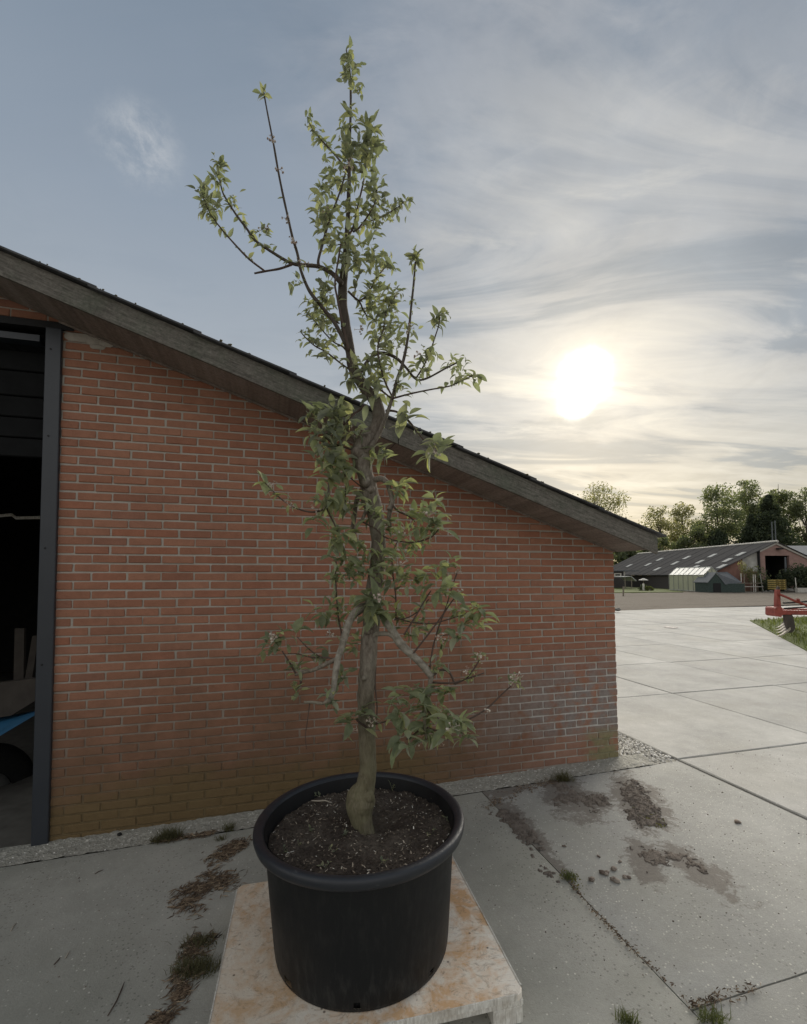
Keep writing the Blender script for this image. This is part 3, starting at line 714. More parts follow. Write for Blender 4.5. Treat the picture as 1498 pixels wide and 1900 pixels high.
# inside the doorway: a trailer with a blue mudguard, a rail, a few planks
tr = thing('farm_trailer', at(-40, 1560, 4.2), 'old farm trailer with a blue mudguard parked inside the dark doorway', 'trailer')
def patch(name, pts, Y, dep, mt, parent, curve=0.0):
    mb = MB(); a = [at(x, y, Y) for x, y in pts]; b = [p + Vector((-.05, dep, .0)) for p in a]; n = len(a)
    mb.add(a + b, [list(range(n)), list(range(n, 2 * n))[::-1]] + [(k, (k + 1) % n, n + (k + 1) % n, n + k) for k in range(n)]); return mb.build(name, mt, parent)
patch('side_board', [(-60, 1275), (72, 1258), (72, 1296), (20, 1328), (-60, 1340)], 4.2, .04, M_oldboard, tr)
m = MB()
def gd(a, b):
    p = at(-70 + 140 * a, 1345 - 27 * a + (56 * (1 - a) + 6) * b, 3.95 - .12 * b + .45 * (1 - b)); return p
m.sheet(gd, 10, 5); m.build('mudguard', M_blue, tr, True)
wc = at(-48, 1500, 3.95)
def wheel(prof, name, mt, par):
    mb = MB(); mb.lathe(prof, 40); mb.v = [wc + UD * (v.x * .35) + Vector((0, 0, v.y)) + VD * v.x * .94 + (VD * -.35 + UD * .94) * v.z for v in mb.v]; return mb.build(name, mt, par, True)
ty = wheel([(.26, -.09), (.40, -.115), (.47, -.10), (.49, -.05), (.49, .05), (.47, .10), (.40, .115), (.26, .09)], 'tyre', M_tyre, tr)
wheel([(.0, .05), (.12, .06), (.20, .03), (.262, .075), (.262, -.075), (0, -.04)], 'wheel_rim', M_rimgrey, ty)
m = MB(); m.tube([at(-10, 958, 5.2), at(22, 955, 5.2), at(30, 961, 5.2), at(90, 960, 5.2)], .018, 8)
tag(m.build('hanging_rail', M_white, origin=at(40, 958, 5.2)), 'pale bent rail hanging across the dark doorway', 'rail')
for (x0, y0, x1, y1, wv) in ((36, 1166, 34, 1275, .05), (66, 1180, 50, 1275, .035)):
    m = MB(); a, b = at(x0, y0, 5.0), at(x1, y1, 4.8); m.hexa([b + Vector((-wv, 0, 0)), b + Vector((wv, 0, 0)), b + Vector((wv, .03, 0)), b + Vector((-wv, .03, 0)), a + Vector((-wv, 0, 0)), a + Vector((wv, 0, 0)), a + Vector((wv, .03, 0)), a + Vector((-wv, .03, 0))])
    tag(m.build('plank', M_oldboard, origin=b), 'wide plank standing upright in the dark doorway' if x0 < 50 else 'narrow plank leaning beside the door post in the dark doorway', 'plank')

# ================================================================== FAR SIDE OF THE FIELD
GF = .17
def X_(px, Y): return at(px, 1066, Y).x
def Z_(py, Y): return at(749, py, Y).z
def wbox(mb, x0, x1, y0, y1, z0, z1): return mb.box((x0, y0, z0), (x1, y1, z1))
YB0, YB1 = 48.0, 76.0                                                  # the long barn: near gable, far gable
RX, RZB = X_(1442, YB0), Z_(1006, YB0); EX, EZ = X_(1312, YB0), Z_(1068, YB0); EX2 = RX + (RX - EX)
barn = thing('barn', (RX, YB0, GF), 'long low barn with a dark sheet roof, pale skylights and a salmon brick gable', 'barn')
def roofz(x): return RZB - (RZB - EZ) * abs(x - RX) / (RX - EX)
m = MB()
nseg = 28
for sgn in (-1, 1):
    ex = EX if sgn < 0 else EX2
    for k in range(nseg):
        ya, yb = YB0 - .25 + (YB1 - YB0 + .5) * k / nseg, YB0 - .25 + (YB1 - YB0 + .5) * (k + 1) / nseg + .03; up = .02 * (k % 2)
        m.hexa([(ex, ya, EZ + up), (RX, ya, RZB + up), (RX, yb, RZB + up), (ex, yb, EZ + up), (ex, ya, EZ + .06 + up), (RX, ya, RZB + .06 + up), (RX, yb, RZB + .06 + up), (ex, yb, EZ + .06 + up)])
broof = m.build('roof', M_barnroof, barn)
m = MB(); m.tube([(RX, YB0 - .3, RZB + .06), (RX, YB1 + .3, RZB + .06)], .13, 8); m.build('ridge_cap', M_pale, broof)
sd = Vector((RX - EX, 0, RZB - EZ)).normalized(); nn = Vector((-sd.z, 0, sd.x))
for px, py in ((1168, 1049.5), (1203, 1047.5), (1224.5, 1038), (1219.7, 1056), (1274.5, 1034.7), (1253, 1045), (1299, 1042.5), (1289.8, 1052.5), (1322, 1031), (1374.6, 1028), (1350, 1039.5), (1339.6, 1051)):
    r = ray(px, py); o_ = Vector((0, 0, CH)); pl = Vector((EX, 0, EZ + .10)); p = o_ + r * (nn.dot(pl - o_) / nn.dot(r))
    mb = MB(); a = sd * .44; b = Vector((0, .34, 0)); q = nn * .03
    mb.hexa([p - a - b - q, p + a - b - q, p + a + b - q, p - a + b - q, p - a - b + q, p + a - b + q, p + a + b + q, p - a + b + q]); mb.build('skylight', M_sky, broof)
# gable with its doorway
GYW = YB0
dx0, dx1, dzt = X_(1421.5, GYW), X_(1466.5, GYW), Z_(1031, GYW)
def gpanel(mb, x0, x1, zb, y0=GYW, y1=GYW + .3, drop=.04):
    xs = sorted({x0, x1} | ({RX} if x0 < RX < x1 else set()))
    for a, b in zip(xs[:-1], xs[1:]):
        mb.hexa([(a, y0, zb), (b, y0, zb), (b, y1, zb), (a, y1, zb), (a, y0, roofz(a) - drop), (b, y0, roofz(b) - drop), (b, y1, roofz(b) - drop), (a, y1, roofz(a) - drop)])
m = MB(); xl = X_(1411, GYW)
gpanel(m, xl, dx0, GF - .2); gpanel(m, dx0, dx1, dzt); gpanel(m, dx1, EX2 - .3, GF - .2)
m.build('gable', M_pink, barn)
m = MB(); gpanel(m, X_(1381, GYW), xl - .01, Z_(1060, GYW), GYW + .12, GYW + .4); m.build('plaster_panel', M_plaster, barn)
m = MB(); gpanel(m, EX + .25, X_(1381, GYW) - .01, GF - .2, GYW + .12, GYW + .4); m.box((X_(1381, GYW) - .005, GYW + .12, GF - .2), (xl - .01, GYW + .4, Z_(1060, GYW) - .01)); m.build('low_gable_wall', M_redb, barn)
m = MB()
for s_ in (-1, 1):
    xe = xl if s_ < 0 else EX2 - .4
    m.hexa([(xe, GYW - .12, roofz(xe) - .22), (RX, GYW - .12, RZB - .22), (RX, GYW - .01, RZB - .22), (xe, GYW - .01, roofz(xe) - .22), (xe, GYW - .12, roofz(xe) - .03), (RX, GYW - .12, RZB - .03), (RX, GYW - .01, RZB - .03), (xe, GYW - .01, roofz(xe) - .03)])
m.build('verge_board', M_pale, barn)
m = MB(); m.box((EX + .35, GYW + .5, GF - .2), (EX + .6, YB1, EZ - .02)); m.box((EX2 - .6, GYW + .5, GF - .2), (EX2 - .35, YB1, EZ - .02)); m.box((EX + .35, YB1 - .3, GF - .2), (EX2 - .35, YB1 - .05, EZ))
m.build('side_wall', M_dkbrick, barn)
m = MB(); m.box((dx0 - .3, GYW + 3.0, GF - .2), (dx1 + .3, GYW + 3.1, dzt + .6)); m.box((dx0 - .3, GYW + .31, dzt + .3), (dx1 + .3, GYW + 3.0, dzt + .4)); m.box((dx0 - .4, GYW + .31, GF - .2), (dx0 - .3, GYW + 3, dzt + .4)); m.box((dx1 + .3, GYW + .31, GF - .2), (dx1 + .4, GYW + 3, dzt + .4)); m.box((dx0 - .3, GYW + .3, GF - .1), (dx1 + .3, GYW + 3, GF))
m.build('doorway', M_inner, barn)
m = MB(); m.box((dx1 - .42, GYW + .02, GF), (dx1 - .30, GYW + .14, dzt - .15)); m.build('door_edge', M_shedroof, barn)
m = MB(); m.box((RX - .05, GYW - .45, RZB - .75), (RX + .45, GYW - .1, RZB - .6)); m.build('lamp', M_black, barn)
m = MB(); m.box((X_(1408.5, GYW), GYW - .1, GF), (X_(1411, GYW), GYW + .1, roofz(xl) - .1)); m.build('downpipe', M_black, barn)
# second barn behind on the right
Y2 = 54; b2 = thing('barn', (X_(1530, Y2), Y2, GF), 'grey roofed barn behind the salmon gable, at the right edge', 'barn')
x0, x1 = X_(1462, Y2), X_(1640, Y2); m = MB(); zt, ze = Z_(1014, Y2 + 6), Z_(1037, Y2)
m.hexa([(x0, Y2, ze), (x1, Y2, ze), (x1, Y2 + 6, zt), (x0, Y2 + 6, zt), (x0, Y2, ze + .1), (x1, Y2, ze + .1), (x1, Y2 + 6, zt + .1), (x0, Y2 + 6, zt + .1)])
m.hexa([(x0, Y2 + 12, ze), (x1, Y2 + 12, ze), (x1, Y2 + 6, zt), (x0, Y2 + 6, zt), (x0, Y2 + 12, ze + .1), (x1, Y2 + 12, ze + .1), (x1, Y2 + 6, zt + .1), (x0, Y2 + 6, zt + .1)]); m.build('roof', M_shedroof, b2)
m = MB(); m.box((x0 + .4, Y2 + .4, GF - .2), (x1, Y2 + 11.6, ze + .05)); m.build('wall', M_pale, b2)

# low annex on the left of the barn with a white window and a porch
Ya = 60; an = thing('annex', (X_(1150, Ya), Ya, GF), 'dark low annex with a white framed window, left of the long barn', 'annex')
ax0, ax1, azt = X_(1100, Ya), X_(1157, Ya), Z_(1060, Ya)
wx0, wx1, wz0, wz1 = X_(1140, Ya), X_(1153, Ya), Z_(1070, Ya), Z_(1063.5, Ya)
m = MB(); m.box((ax0, Ya, GF - .2), (ax1, Ya + .2, wz0)); m.box((ax0, Ya, wz1), (ax1, Ya + .2, azt)); m.box((ax0, Ya, wz0), (wx0, Ya + .2, wz1)); m.box((wx1, Ya, wz0), (ax1, Ya + .2, wz1)); m.box((ax0, Ya + .2, GF - .2), (ax1, Ya + 6, azt)); m.build('wall', M_dkbrick, an)
m = MB(); e = .13
m.box((wx0, Ya - .05, wz0), (wx1, Ya + .05, wz0 + e)); m.box((wx0, Ya - .05, wz1 - e), (wx1, Ya + .05, wz1)); m.box((wx0, Ya - .05, wz0 + e), (wx0 + e, Ya + .05, wz1 - e)); m.box((wx1 - e, Ya - .05, wz0 + e), (wx1, Ya + .05, wz1 - e)); wf = m.build('window', M_white, an)
m = MB(); m.box((wx0 + e, Ya, wz0 + e), (wx1 - e, Ya + .03, wz1 - e)); m.build('pane', M_black, wf)
m = MB(); m.box((ax0 - .3, Ya - .4, azt), (X_(1184, Ya), Ya + 6, azt + .12)); m.build('roof', M_shedroof, an)
m = MB(); m.tube([(X_(1158, Ya), Ya - .15, azt), (X_(1158, Ya), Ya - .15, Z_(1068, Ya))], .08, 6); m.build('downpipe', M_pale, an)
Yp = 56; pc = thing('porch', (X_(1168, Yp), Yp, GF), 'small white edged lean-to porch between the annex and the parasol', 'porch')
m = MB(); m.hexa([(X_(1158, Yp), Yp, Z_(1071, Yp)), (X_(1172, Yp), Yp, Z_(1070, Yp)), (X_(1172, Yp), Yp + 3, Z_(1070, Yp)), (X_(1158, Yp), Yp + 3, Z_(1071, Yp)), (X_(1158, Yp), Yp, Z_(1069.8, Yp)), (X_(1172, Yp), Yp, Z_(1069, Yp)), (X_(1172, Yp), Yp + 3, Z_(1069, Yp)), (X_(1158, Yp), Yp + 3, Z_(1069.8, Yp))])
m.hexa([(X_(1172, Yp), Yp, Z_(1071, Yp)), (X_(1180.5, Yp), Yp, Z_(1078.5, Yp)), (X_(1180.5, Yp), Yp + 3, Z_(1078.5, Yp)), (X_(1172, Yp), Yp + 3, Z_(1071, Yp)), (X_(1172, Yp), Yp, Z_(1069.2, Yp)), (X_(1181, Yp), Yp, Z_(1077, Yp)), (X_(1181, Yp), Yp + 3, Z_(1077, Yp)), (X_(1172, Yp), Yp + 3, Z_(1069.2, Yp))]); m.build('roof', M_sky, pc)
for px in (1161.5, 1173.5):
    m = MB(); m.tube([(X_(px, Yp), Yp + .2, GF), (X_(px, Yp), Yp + .2, Z_(1071, Yp))], .05, 6); m.build('post', M_rust, pc)
Yq = 51; pr = thing('parasol', (X_(1193, Yq), Yq, GF), 'small faded parasol standing open in front of the long barn', 'parasol')
m = MB(); zt, zr = Z_(1072.5, Yq), Z_(1077, Yq); cx = X_(1194, Yq); rr_ = .5
m.lathe([(0, zt), (.48, zr + .06), (.50, zr), (.46, zr + .02), (0, zt - .03)], 8, (cx, Yq, 0)); m.build('canopy', M_pale, pr)
m = MB(); m.tube([(cx, Yq, GF), (cx, Yq, zt)], .03, 6); m.build('pole', M_rust, pr)
m = MB(); m.cbox((X_(1193.5, 49), 49, GF), (X_(1196, 49), 49.2, Z_(1083, 49)), .02); tag(m.build('garden_post', M_white, origin=(X_(1194.5, 49), 49, GF)), 'short white post beside the clipped green hedge', 'post')

def leafy(mb, c, r, n, size, squash=1.0, rg=random):
    c = Vector(c)
    for k in range(n):
        d = Vector((rg.gauss(0, 1), rg.gauss(0, 1), rg.gauss(0, 1))).normalized() * (rg.random() ** .42) * r; d.z *= squash
        p = c + d; a = Vector((rg.gauss(0, 1), rg.gauss(0, 1), rg.gauss(0, 1))).normalized(); b = a.orthogonal().normalized(); s_ = size * rg.uniform(.5, 1.25)
        e = a.cross(b) if rg.random() < .5 else (a.cross(b) + b * .6)
        mb.add([p - b * s_, p + e * s_ * .55, p + b * s_, p - e * s_ * .5], [(0, 1, 2, 3)])
def bush(name, px, py0, py1, wpx, Y, mt, lb, cat, n=900, size=.10):
    mb = MB(); rg = random.Random(int(px * 7)); x = X_(px, Y); z0, z1 = GF, Z_(py0, Y); hw = wpx / F * Y / 2; h = z1 - z0
    for k in range(9):
        leafy(mb, (x + rg.uniform(-.65, .65) * hw, Y + rg.uniform(-.5, .5) * hw, z0 + h * rg.uniform(.22, .68)), h * .36, n // 9, size, .9, rg)
    o = thing(name, (x, Y, GF), lb, cat); mb.build('foliage', mt, o)
    m2 = MB()
    for k in range(4): m2.tube([(x + rg.uniform(-.1, .1), Y, GF - .05), (x + rg.uniform(-.4, .4) * hw, Y, GF + h * .55)], [.03, .012], 5)
    m2.build('stem', M_rust, o)
bush('hedge', 1206, 1087, 1093, 16, 48.5, M_grass, 'clipped bright green hedge in front of the long barn', 'hedge', 700, .07)
bush('shrub', 1427, 1066, 1094, 26, 46.5, M_fardark, 'dark shrub left of the barn doorway', 'shrub', 1500, .10)
bush('shrub', 1484, 1044, 1094, 44, 46.0, M_fardark, 'big dark bush right of the barn doorway', 'shrub', 4200, .12)
bush('shrub', 1404, 1046, 1092, 18, 46.9, M_far, 'grey green shrub in front of the peeling plaster', 'shrub', 700, .10)
bush('shrub', 1192, 1082, 1092, 18, 49.5, M_fardark, 'low dark planting under the parasol', 'shrub', 400, .09)

# greenhouse: gable to the near side, long glazed side running away
Yg0 = 45.2; hx0 = X_(1306, Yg0); Yg1 = F * hx0 / (1241 - CX) * 1.0; hx1 = X_(1337, Yg0); hxm = (hx0 + hx1) / 2
eZ, rZ = Z_(1067, Yg0), Z_(1052.5, Yg0)
gh = thing('greenhouse', (hxm, Yg0, GF), 'cloudy glazed greenhouse with a whitened roof, at the far edge of the field', 'greenhouse')
npan = 7; dl = (Yg1 - Yg0) / npan
for k in range(npan):
    a, b = Yg0 + dl * k + .05, Yg0 + dl * (k + 1) - .05
    mb = MB(); mb.box((hx0, a, GF), (hx0 + .02, b, eZ - .04)); mb.build('pane', M_gh, gh)
    for sg, xe in ((1, hx0), (-1, hx1)):
        mb = MB(); mb.hexa([(xe, a, eZ), (hxm, a, rZ), (hxm, b, rZ), (xe, b, eZ), (xe, a, eZ + .025), (hxm, a, rZ + .025), (hxm, b, rZ + .025), (xe, b, eZ + .025)]); mb.build('roof_pane', M_ghroof, gh)
m = MB()
for k in range(npan + 1):
    y = Yg0 + dl * k
    for sg, xe in ((-1, hx0), (1, hx1)): m.tube([(xe + sg * .01, y, GF), (xe + sg * .01, y, eZ), (hxm, y, rZ + .02)], .035, 5)
for xe, z in ((hx0 - .02, eZ), (hx1 + .02, eZ), (hxm, rZ + .03), (hx0 - .02, GF + .04)): m.tube([(xe, Yg0, z), (xe, Yg1, z)], .04, 5)
m.tube([(hx0, Yg0 - .03, eZ - .02), (hx1, Yg0 - .03, eZ - .02)], .03, 5); m.tube([(hxm, Yg0 - .03, GF), (hxm, Yg0 - .03, rZ)], .03, 5); m.tube([(hx0 + .02, Yg0 - .03, (GF + eZ) / 2), (hx1, Yg0 - .03, (GF + eZ) / 2)], .02, 5)
m.build('frame', M_ghframe, gh)
for y0 in (Yg0, Yg1):
    for k in range(4):
        xa, xb = hx0 + (hx1 - hx0) * k / 4 + .03, hx0 + (hx1 - hx0) * (k + 1) / 4 - .03
        hz_ = lambda x: eZ + (rZ - eZ) * (1 - abs(x - hxm) / (hxm - hx0)) - .03
        mb = MB(); mb.hexa([(xa, y0 - .01, GF), (xb, y0 - .01, GF), (xb, y0 + .01, GF), (xa, y0 + .01, GF), (xa, y0 - .01, hz_(xa)), (xb, y0 - .01, hz_(xb)), (xb, y0 + .01, hz_(xb)), (xa, y0 + .01, hz_(xa))]); mb.build('pane', M_gh, gh)
m = MB(); m.box((hx1 - .02, Yg0 + .05, GF), (hx1, Yg1 - .05, eZ - .04)); m.build('back_glazing', M_gh, gh)
# green timber shed in front of it
Ys = 44.0; sh = thing('garden_shed', (X_(1340, Ys), Ys, GF), 'small dark green timber shed with a grey pitched roof, right of the greenhouse', 'shed')
a0, a1, a2 = X_(1314, Ys), X_(1345, Ys), X_(1371, Ys + .8); ap = X_(1329, Ys); apz, ez_ = Z_(1064, Ys), Z_(1083, Ys)
m = MB(); m.add([(a0, Ys, GF), (a1, Ys, GF), (a1, Ys, ez_), (ap, Ys, apz), (a0, Ys, ez_ + .15), (a0, Ys + 2, GF), (a1, Ys + 2, GF), (a1, Ys + 2, ez_), (ap, Ys + 2, apz), (a0, Ys + 2, ez_ + .15)], [(0, 1, 2, 3, 4), (0, 4, 9, 5), (5, 9, 8, 7, 6)])
m.box((a1 - .01, Ys + .02, GF), (a2 - .02, Ys + 2, ez_)); m.build('wall', M_shed, sh)
m = MB(); d_ = a2 - a1
m.hexa([(a1 - .02, Ys - .06, ez_ - .10), (a2 + .05, Ys + .5, ez_ + .05), (a2 - .95, Ys + 1, apz + .08), (ap, Ys - .06, apz + .04), (a1, Ys - .06, ez_ - .02), (a2 + .06, Ys + .5, ez_ + .13), (a2 - .93, Ys + 1, apz + .15), (ap, Ys - .06, apz + .11)])
m.hexa([(a0 - .08, Ys - .06, ez_ + .06), (ap, Ys - .06, apz + .04), (ap, Ys + 2.1, apz + .04), (a0 - .08, Ys + 2.1, ez_ + .06), (a0 - .08, Ys - .06, ez_ + .13), (ap, Ys - .06, apz + .11), (ap, Ys + 2.1, apz + .11), (a0 - .08, Ys + 2.1, ez_ + .13)]); m.build('roof', M_shedroof, sh)
m = MB(); m.box((X_(1323, Ys), Ys - .03, GF), (X_(1337, Ys), Ys, Z_(1082, Ys))); m.build('door', M_black, sh)
# posts and rails of a small pen, saplings, stacked pallet, rubble
for px, pt, pb, mt, lb in ((1375.5, 1064, 1092, M_white, 'white post, leftmost of the pen beside the green shed'), (1381.5, 1066, 1095, M_rust, 'grey post next to the leftmost white post of the pen'), (1398, 1066, 1094, M_white, 'left one of a close pair of white posts in the pen'), (1401.5, 1066, 1094, M_white, 'right one of a close pair of white posts in the pen'), (1415.5, 1065, 1093, M_ghframe, 'slanting pale post at the right end of the pen')):
    Y = 45.5; m = MB(); x = X_(px, Y); m.tube([(x, Y, GF - .05), (x - (.25 if px > 1410 else 0), Y, Z_(pt, Y))], .036, 6); tag(m.build('fence_post', mt, origin=(x, Y, GF)), lb, 'post', 'posts of the pen')
for py, lb in ((1082, 'upper grey rail of the pen between the posts'), (1088.5, 'lower pale rail of the pen between the posts')):
    Y = 45.42; m = MB(); m.box((X_(1371, Y), Y - .02, Z_(py + .7, Y)), (X_(1416, Y), Y + .02, Z_(py - .5, Y))); tag(m.build('fence_rail', M_rust if py < 1085 else M_pale, origin=(X_(1393, Y), Y, Z_(py, Y))), lb, 'rail', 'rails of the pen')
Y = 44.0
sp = thing('pallet_stack', (X_(1448, Y), Y, GF), 'yellowish stack of wooden pallets standing before the barn doorway', 'pallet stack')
for k in range(5):
    z = Z_(1095, Y) + .07 + k * .19
    for q in (0, 1):
        m = MB(); m.box((X_(1437.5, Y) , Y, z + .10 * q), (X_(1459, Y), Y + .9, z + .10 * q + .03)); m.build('board', M_pallw, sp)
    for q in range(3):
        a = X_(1437.5, Y) + q * .44; m = MB(); m.box((a, Y + .02, z + .032), (a + .10, Y + .85, z + .098)); m.build('block', M_pallw, sp)
for k, (px, py, r, lb) in enumerate(((1430, 1092, .22, 'grey rubble heap left of the pallet stack'), (1466, 1090, .38, 'large grey rubble heap right of the pallet stack'), (1474, 1093, .25, 'low rubble heap at the foot of the dark bush'), (1420, 1093, .15, 'pale stone at the right end of the pen'))):
    p = Vector((X_(px, 44.5), 44.5, GF + r * .3)); mb = MB(); mb.rock(p, r, .7, k)
    for j in range(6): mb.rock(p + Vector((R(-1, 1) * r, R(-.6, .6) * r, R(-.2, .4) * r)), r * R(.3, .6), .8, k * 9 + j)
    tag(mb.build('rubble_heap', M_stone, None, False, None, p), lb, 'rubble', 'rubble by the barn doorway')
Y = 44.3; m = MB(); m.tube([(X_(1477, Y), Y, GF), (X_(1476, Y), Y, Z_(1072, Y))], .036, 6); tag(m.build('fence_post', M_white, origin=(X_(1477, Y), Y, GF)), 'white post in front of the big dark bush', 'post')
Y = 43.8; m = MB(); m.box((X_(1479, Y), Y, GF), (X_(1530, Y), Y + .3, Z_(1091, Y))); tag(m.build('stone_kerb', M_pale, origin=(X_(1490, Y), Y, GF)), 'pale kerb on the ground along the big dark bush', 'kerb')
Y = 36.5; m = MB(); m.tube([(X_(1156, Y), Y, GF), (X_(1156.5, Y), Y, Z_(1088.5, Y))], .06, 6); tag(m.build('field_post', M_rust, origin=(X_(1156, Y), Y, GF)), 'lone wooden post standing in the bare field', 'post')
def sapling(px, pt, Y, lb):
    x = X_(px, Y); o = thing('sapling', (x, Y, GF), lb, 'sapling'); rg = random.Random(px); mb = MB(); zt = Z_(pt, Y)
    mb.tube([(x, Y, GF - .05), (x + .04, Y, (GF + zt) / 2), (x, Y, zt)], [.035, .025, .01], 6)
    mb.build('trunk', M_rust, o); m2 = MB()
    for k in range(6): leafy(m2, (x + rg.uniform(-.25, .25), Y + rg.uniform(-.2, .2), zt - rg.uniform(.0, 1.1)), .32, 60, .075, 1.2, rg)
    m2.build('crown', M_farpale, o)
sapling(1380, 1044, 46.2, 'thin yellowish sapling in front of the red end of the barn'); sapling(1393, 1052, 46.4, 'shorter sapling beside the peeling plaster of the barn')

# trees beyond the barns
def bigtree(name, px, ptop, pbase, wpx, Y, mt, lb, seed, n=2600, size=.26, gap=.5, trunkw=.30, parts=26, cone=False):
    rg = random.Random(seed); x = X_(px, Y); zt = Z_(ptop - 5, Y); zb = Z_(pbase, Y); hw = wpx * 1.14 / F * Y / 2; H_ = zt - zb
    o = thing(name, (x, Y, GF), lb, 'tree', 'trees behind the barns'); mb = MB()
    fork = GF + (zb - GF) * .8 + H_ * .12; top = Vector((x + rg.uniform(-.1, .1) * hw, Y, zt - H_ * .14))
    mb.tube([(x, Y, GF - .3), (x + rg.uniform(-.2, .2), Y, fork), tuple(Vector((x, Y, fork)).lerp(top, .5)), tuple(top)], [trunkw, trunkw * .7, trunkw * .4, .04], 7)
    m2 = MB()
    for k in range(parts):
        if cone:
            t = k / parts; zc = zb + H_ * (.03 + .92 * t); rr = hw * (1.02 - t) ** .8; a = rg.uniform(0, 2 * pi); c = Vector((x + cos(a) * rr * .5, Y + sin(a) * rr * .5, zc)); r = max(.5, rr * .62)
        else:
            while True:
                q = Vector((rg.uniform(-1, 1), rg.uniform(-1, 1), rg.uniform(-1, 1)))
                if .25 < q.length < 1: break
            wz = 1 - .35 * max(0, q.z) ; c = Vector((x + q.x * hw * .80 * wz, Y + q.y * hw * .75, (zt + zb) / 2 + q.z * H_ * .43)); r = hw * rg.uniform(.20, .36)
        if not cone:
            b0 = Vector((x, Y, fork)).lerp(top, rg.uniform(.0, .55) * min(1, max(.1, (c.z - fork) / max(H_, .1) + .25)))
            mid = b0.lerp(c, .55) + Vector((0, 0, -.04 * H_)); mb.tube([tuple(b0), tuple(mid), tuple(c)], [trunkw * .30, trunkw * .18, .02], 5)
        leafy(m2, c, r * 1.15, int(n * 1.7) // parts, size, rg.uniform(.65, .95), rg)
    mb.build('trunk', M_bark, o); m2.build('crown', mt, o)
bigtree('spring_tree', 1110, 892, 990, 112, 118, M_farpale, 'sparse pale tree showing above the eave of the brick shed', 1, 2300, .26, parts=40)
bigtree('spring_tree', 1226, 940, 1042, 78, 108, M_farpale, 'airy olive tree just right of the eave end of the brick shed', 2, 2600, .25, parts=34)
bigtree('spring_tree', 1272, 930, 1030, 66, 112, M_farpale, 'airy brownish tree between the eave end and the big leafy tree', 3, 2300, .25, parts=30)
bigtree('leafy_tree', 1338, 900, 1030, 84, 104, M_far, 'big leafy tree left of the dark conifer', 4, 4200, .27, parts=44)
bigtree('leafy_tree', 1394, 888, 1020, 80, 106, M_far, 'tall leafy tree whose top rises behind the dark conifer', 5, 4200, .27, parts=40)
bigtree('leafy_tree', 1450, 882, 1030, 66, 105, M_far, 'tallest leafy tree at the right, behind the barn gable', 6, 3800, .27, parts=38)
bigtree('leafy_tree', 1502, 902, 1040, 70, 100, M_far, 'leafy tree cut off by the right edge', 7, 3600, .27, parts=36)
bigtree('leafy_tree', 1565, 905, 1040, 80, 100, M_far, 'leafy tree standing just outside the right edge', 17, 2600, .27, parts=30)
bigtree('conifer', 1432, 918, 1040, 84, 90, M_fardark, 'dark dense conifer in front of the tall leafy trees', 8, 7000, .28, parts=46, cone=True)
bigtree('conifer', 1398, 956, 1040, 62, 92, M_fardark, 'lower dark conifer left of the dense one', 9, 4200, .28, parts=32, cone=True)
bigtree('conifer', 1335, 985, 1045, 84, 95, M_fardark, 'low wide dark evergreen above the barn ridge', 10, 3600, .27, parts=26, cone=True)
bigtree('leafy_tree', 1285, 975, 1045, 66, 96, M_far, 'low leafy tree above the middle of the barn ridge', 11, 2600, .27, parts=24)
bigtree('leafy_tree', 1163, 1010, 1062, 66, 92, M_far, 'low green tree between the brick shed and the long barn', 12, 3200, .27, parts=24)
bigtree('leafy_tree', 1115, 1012, 1062, 60, 90, M_far, 'low green tree behind the corner of the brick shed', 13, 1800, .27, parts=20)
bigtree('leafy_tree', 1215, 990, 1050, 60, 96, M_far, 'low bushy tree behind the far end of the barn ridge', 14, 2200, .27, parts=20)
for px, pt, lb in ((1437, 968, 'left one of two thin masts above the barn ridge'), (1443, 966, 'right one of two thin masts above the barn ridge')):
    Y = 78; x = X_(px, Y); m = MB(); m.tube([(x, Y, GF), (x, Y, Z_(pt, Y))], .09, 6); tag(m.build('mast', M_shedroof, origin=(x, Y, GF)), lb, 'mast', 'masts behind the barn')

# red cultivator on the grass verge
YC = 12.5
cu = thing('cultivator', at(1462, 1183, YC), 'red field cultivator with worn curved tines, on the grass at the right edge', 'cultivator')
def prism(mb, pts, Y, dep):
    a = [at(x, y, Y) for x, y in pts]; b = [p + Vector((0, dep, 0)) for p in a]; n = len(a)
    return mb.add(a + b, [list(range(n)), list(range(n, 2 * n))[::-1]] + [(k, (k + 1) % n, n + (k + 1) % n, n + k) for k in range(n)])
prism(MB(), [(1441.5, 1130), (1450.5, 1130), (1449, 1112), (1448, 1094), (1443, 1094), (1442, 1112)], YC + .03, .10).build('mast', M_red, cu)
prism(MB(), [(1443, 1095), (1448.5, 1095), (1447.2, 1088), (1444.5, 1088)], YC + .05, .06).build('mast_pin', M_tine, cu)
prism(MB(), [(1439, 1129), (1441, 1126.5), (1450.5, 1126.5), (1453, 1129), (1453, 1141), (1450, 1145), (1442, 1144), (1439, 1141)], YC - .12, .34).build('hub_plate', M_red, cu)
ln = 3.6
def beam(name, x, py, Y, hh, dep, length=ln, yaw=.10, mt=M_red):
    p = at(x, py, Y); mb = MB(); h2 = hh / F * Y / 2
    mb.cbox((0, 0, -h2), (length, dep, h2), .012, lambda a, b, c: p + Vector((a, b - a * yaw * 0, c - a * .012)))
    return mb.build(name, mt, cu)
beam('frame_beam', 1451.5, 1136.5, YC - .1, 8.5, .12)
beam('frame_beam', 1452.5, 1131, YC + .9, 4.5, .12)
m = MB(); m.tube([at(1447, 1103, YC), at(1462, 1109, YC - .05), at(1476, 1115.5, YC - .1), at(1494, 1122, YC - .1), at(1510, 1128, YC - .1)], .030, 6); m.tube([at(1478, 1113, YC - .1), at(1482, 1112.5, YC - .12), at(1484, 1118, YC - .1)], .035, 6); m.build('stay', M_red, cu)
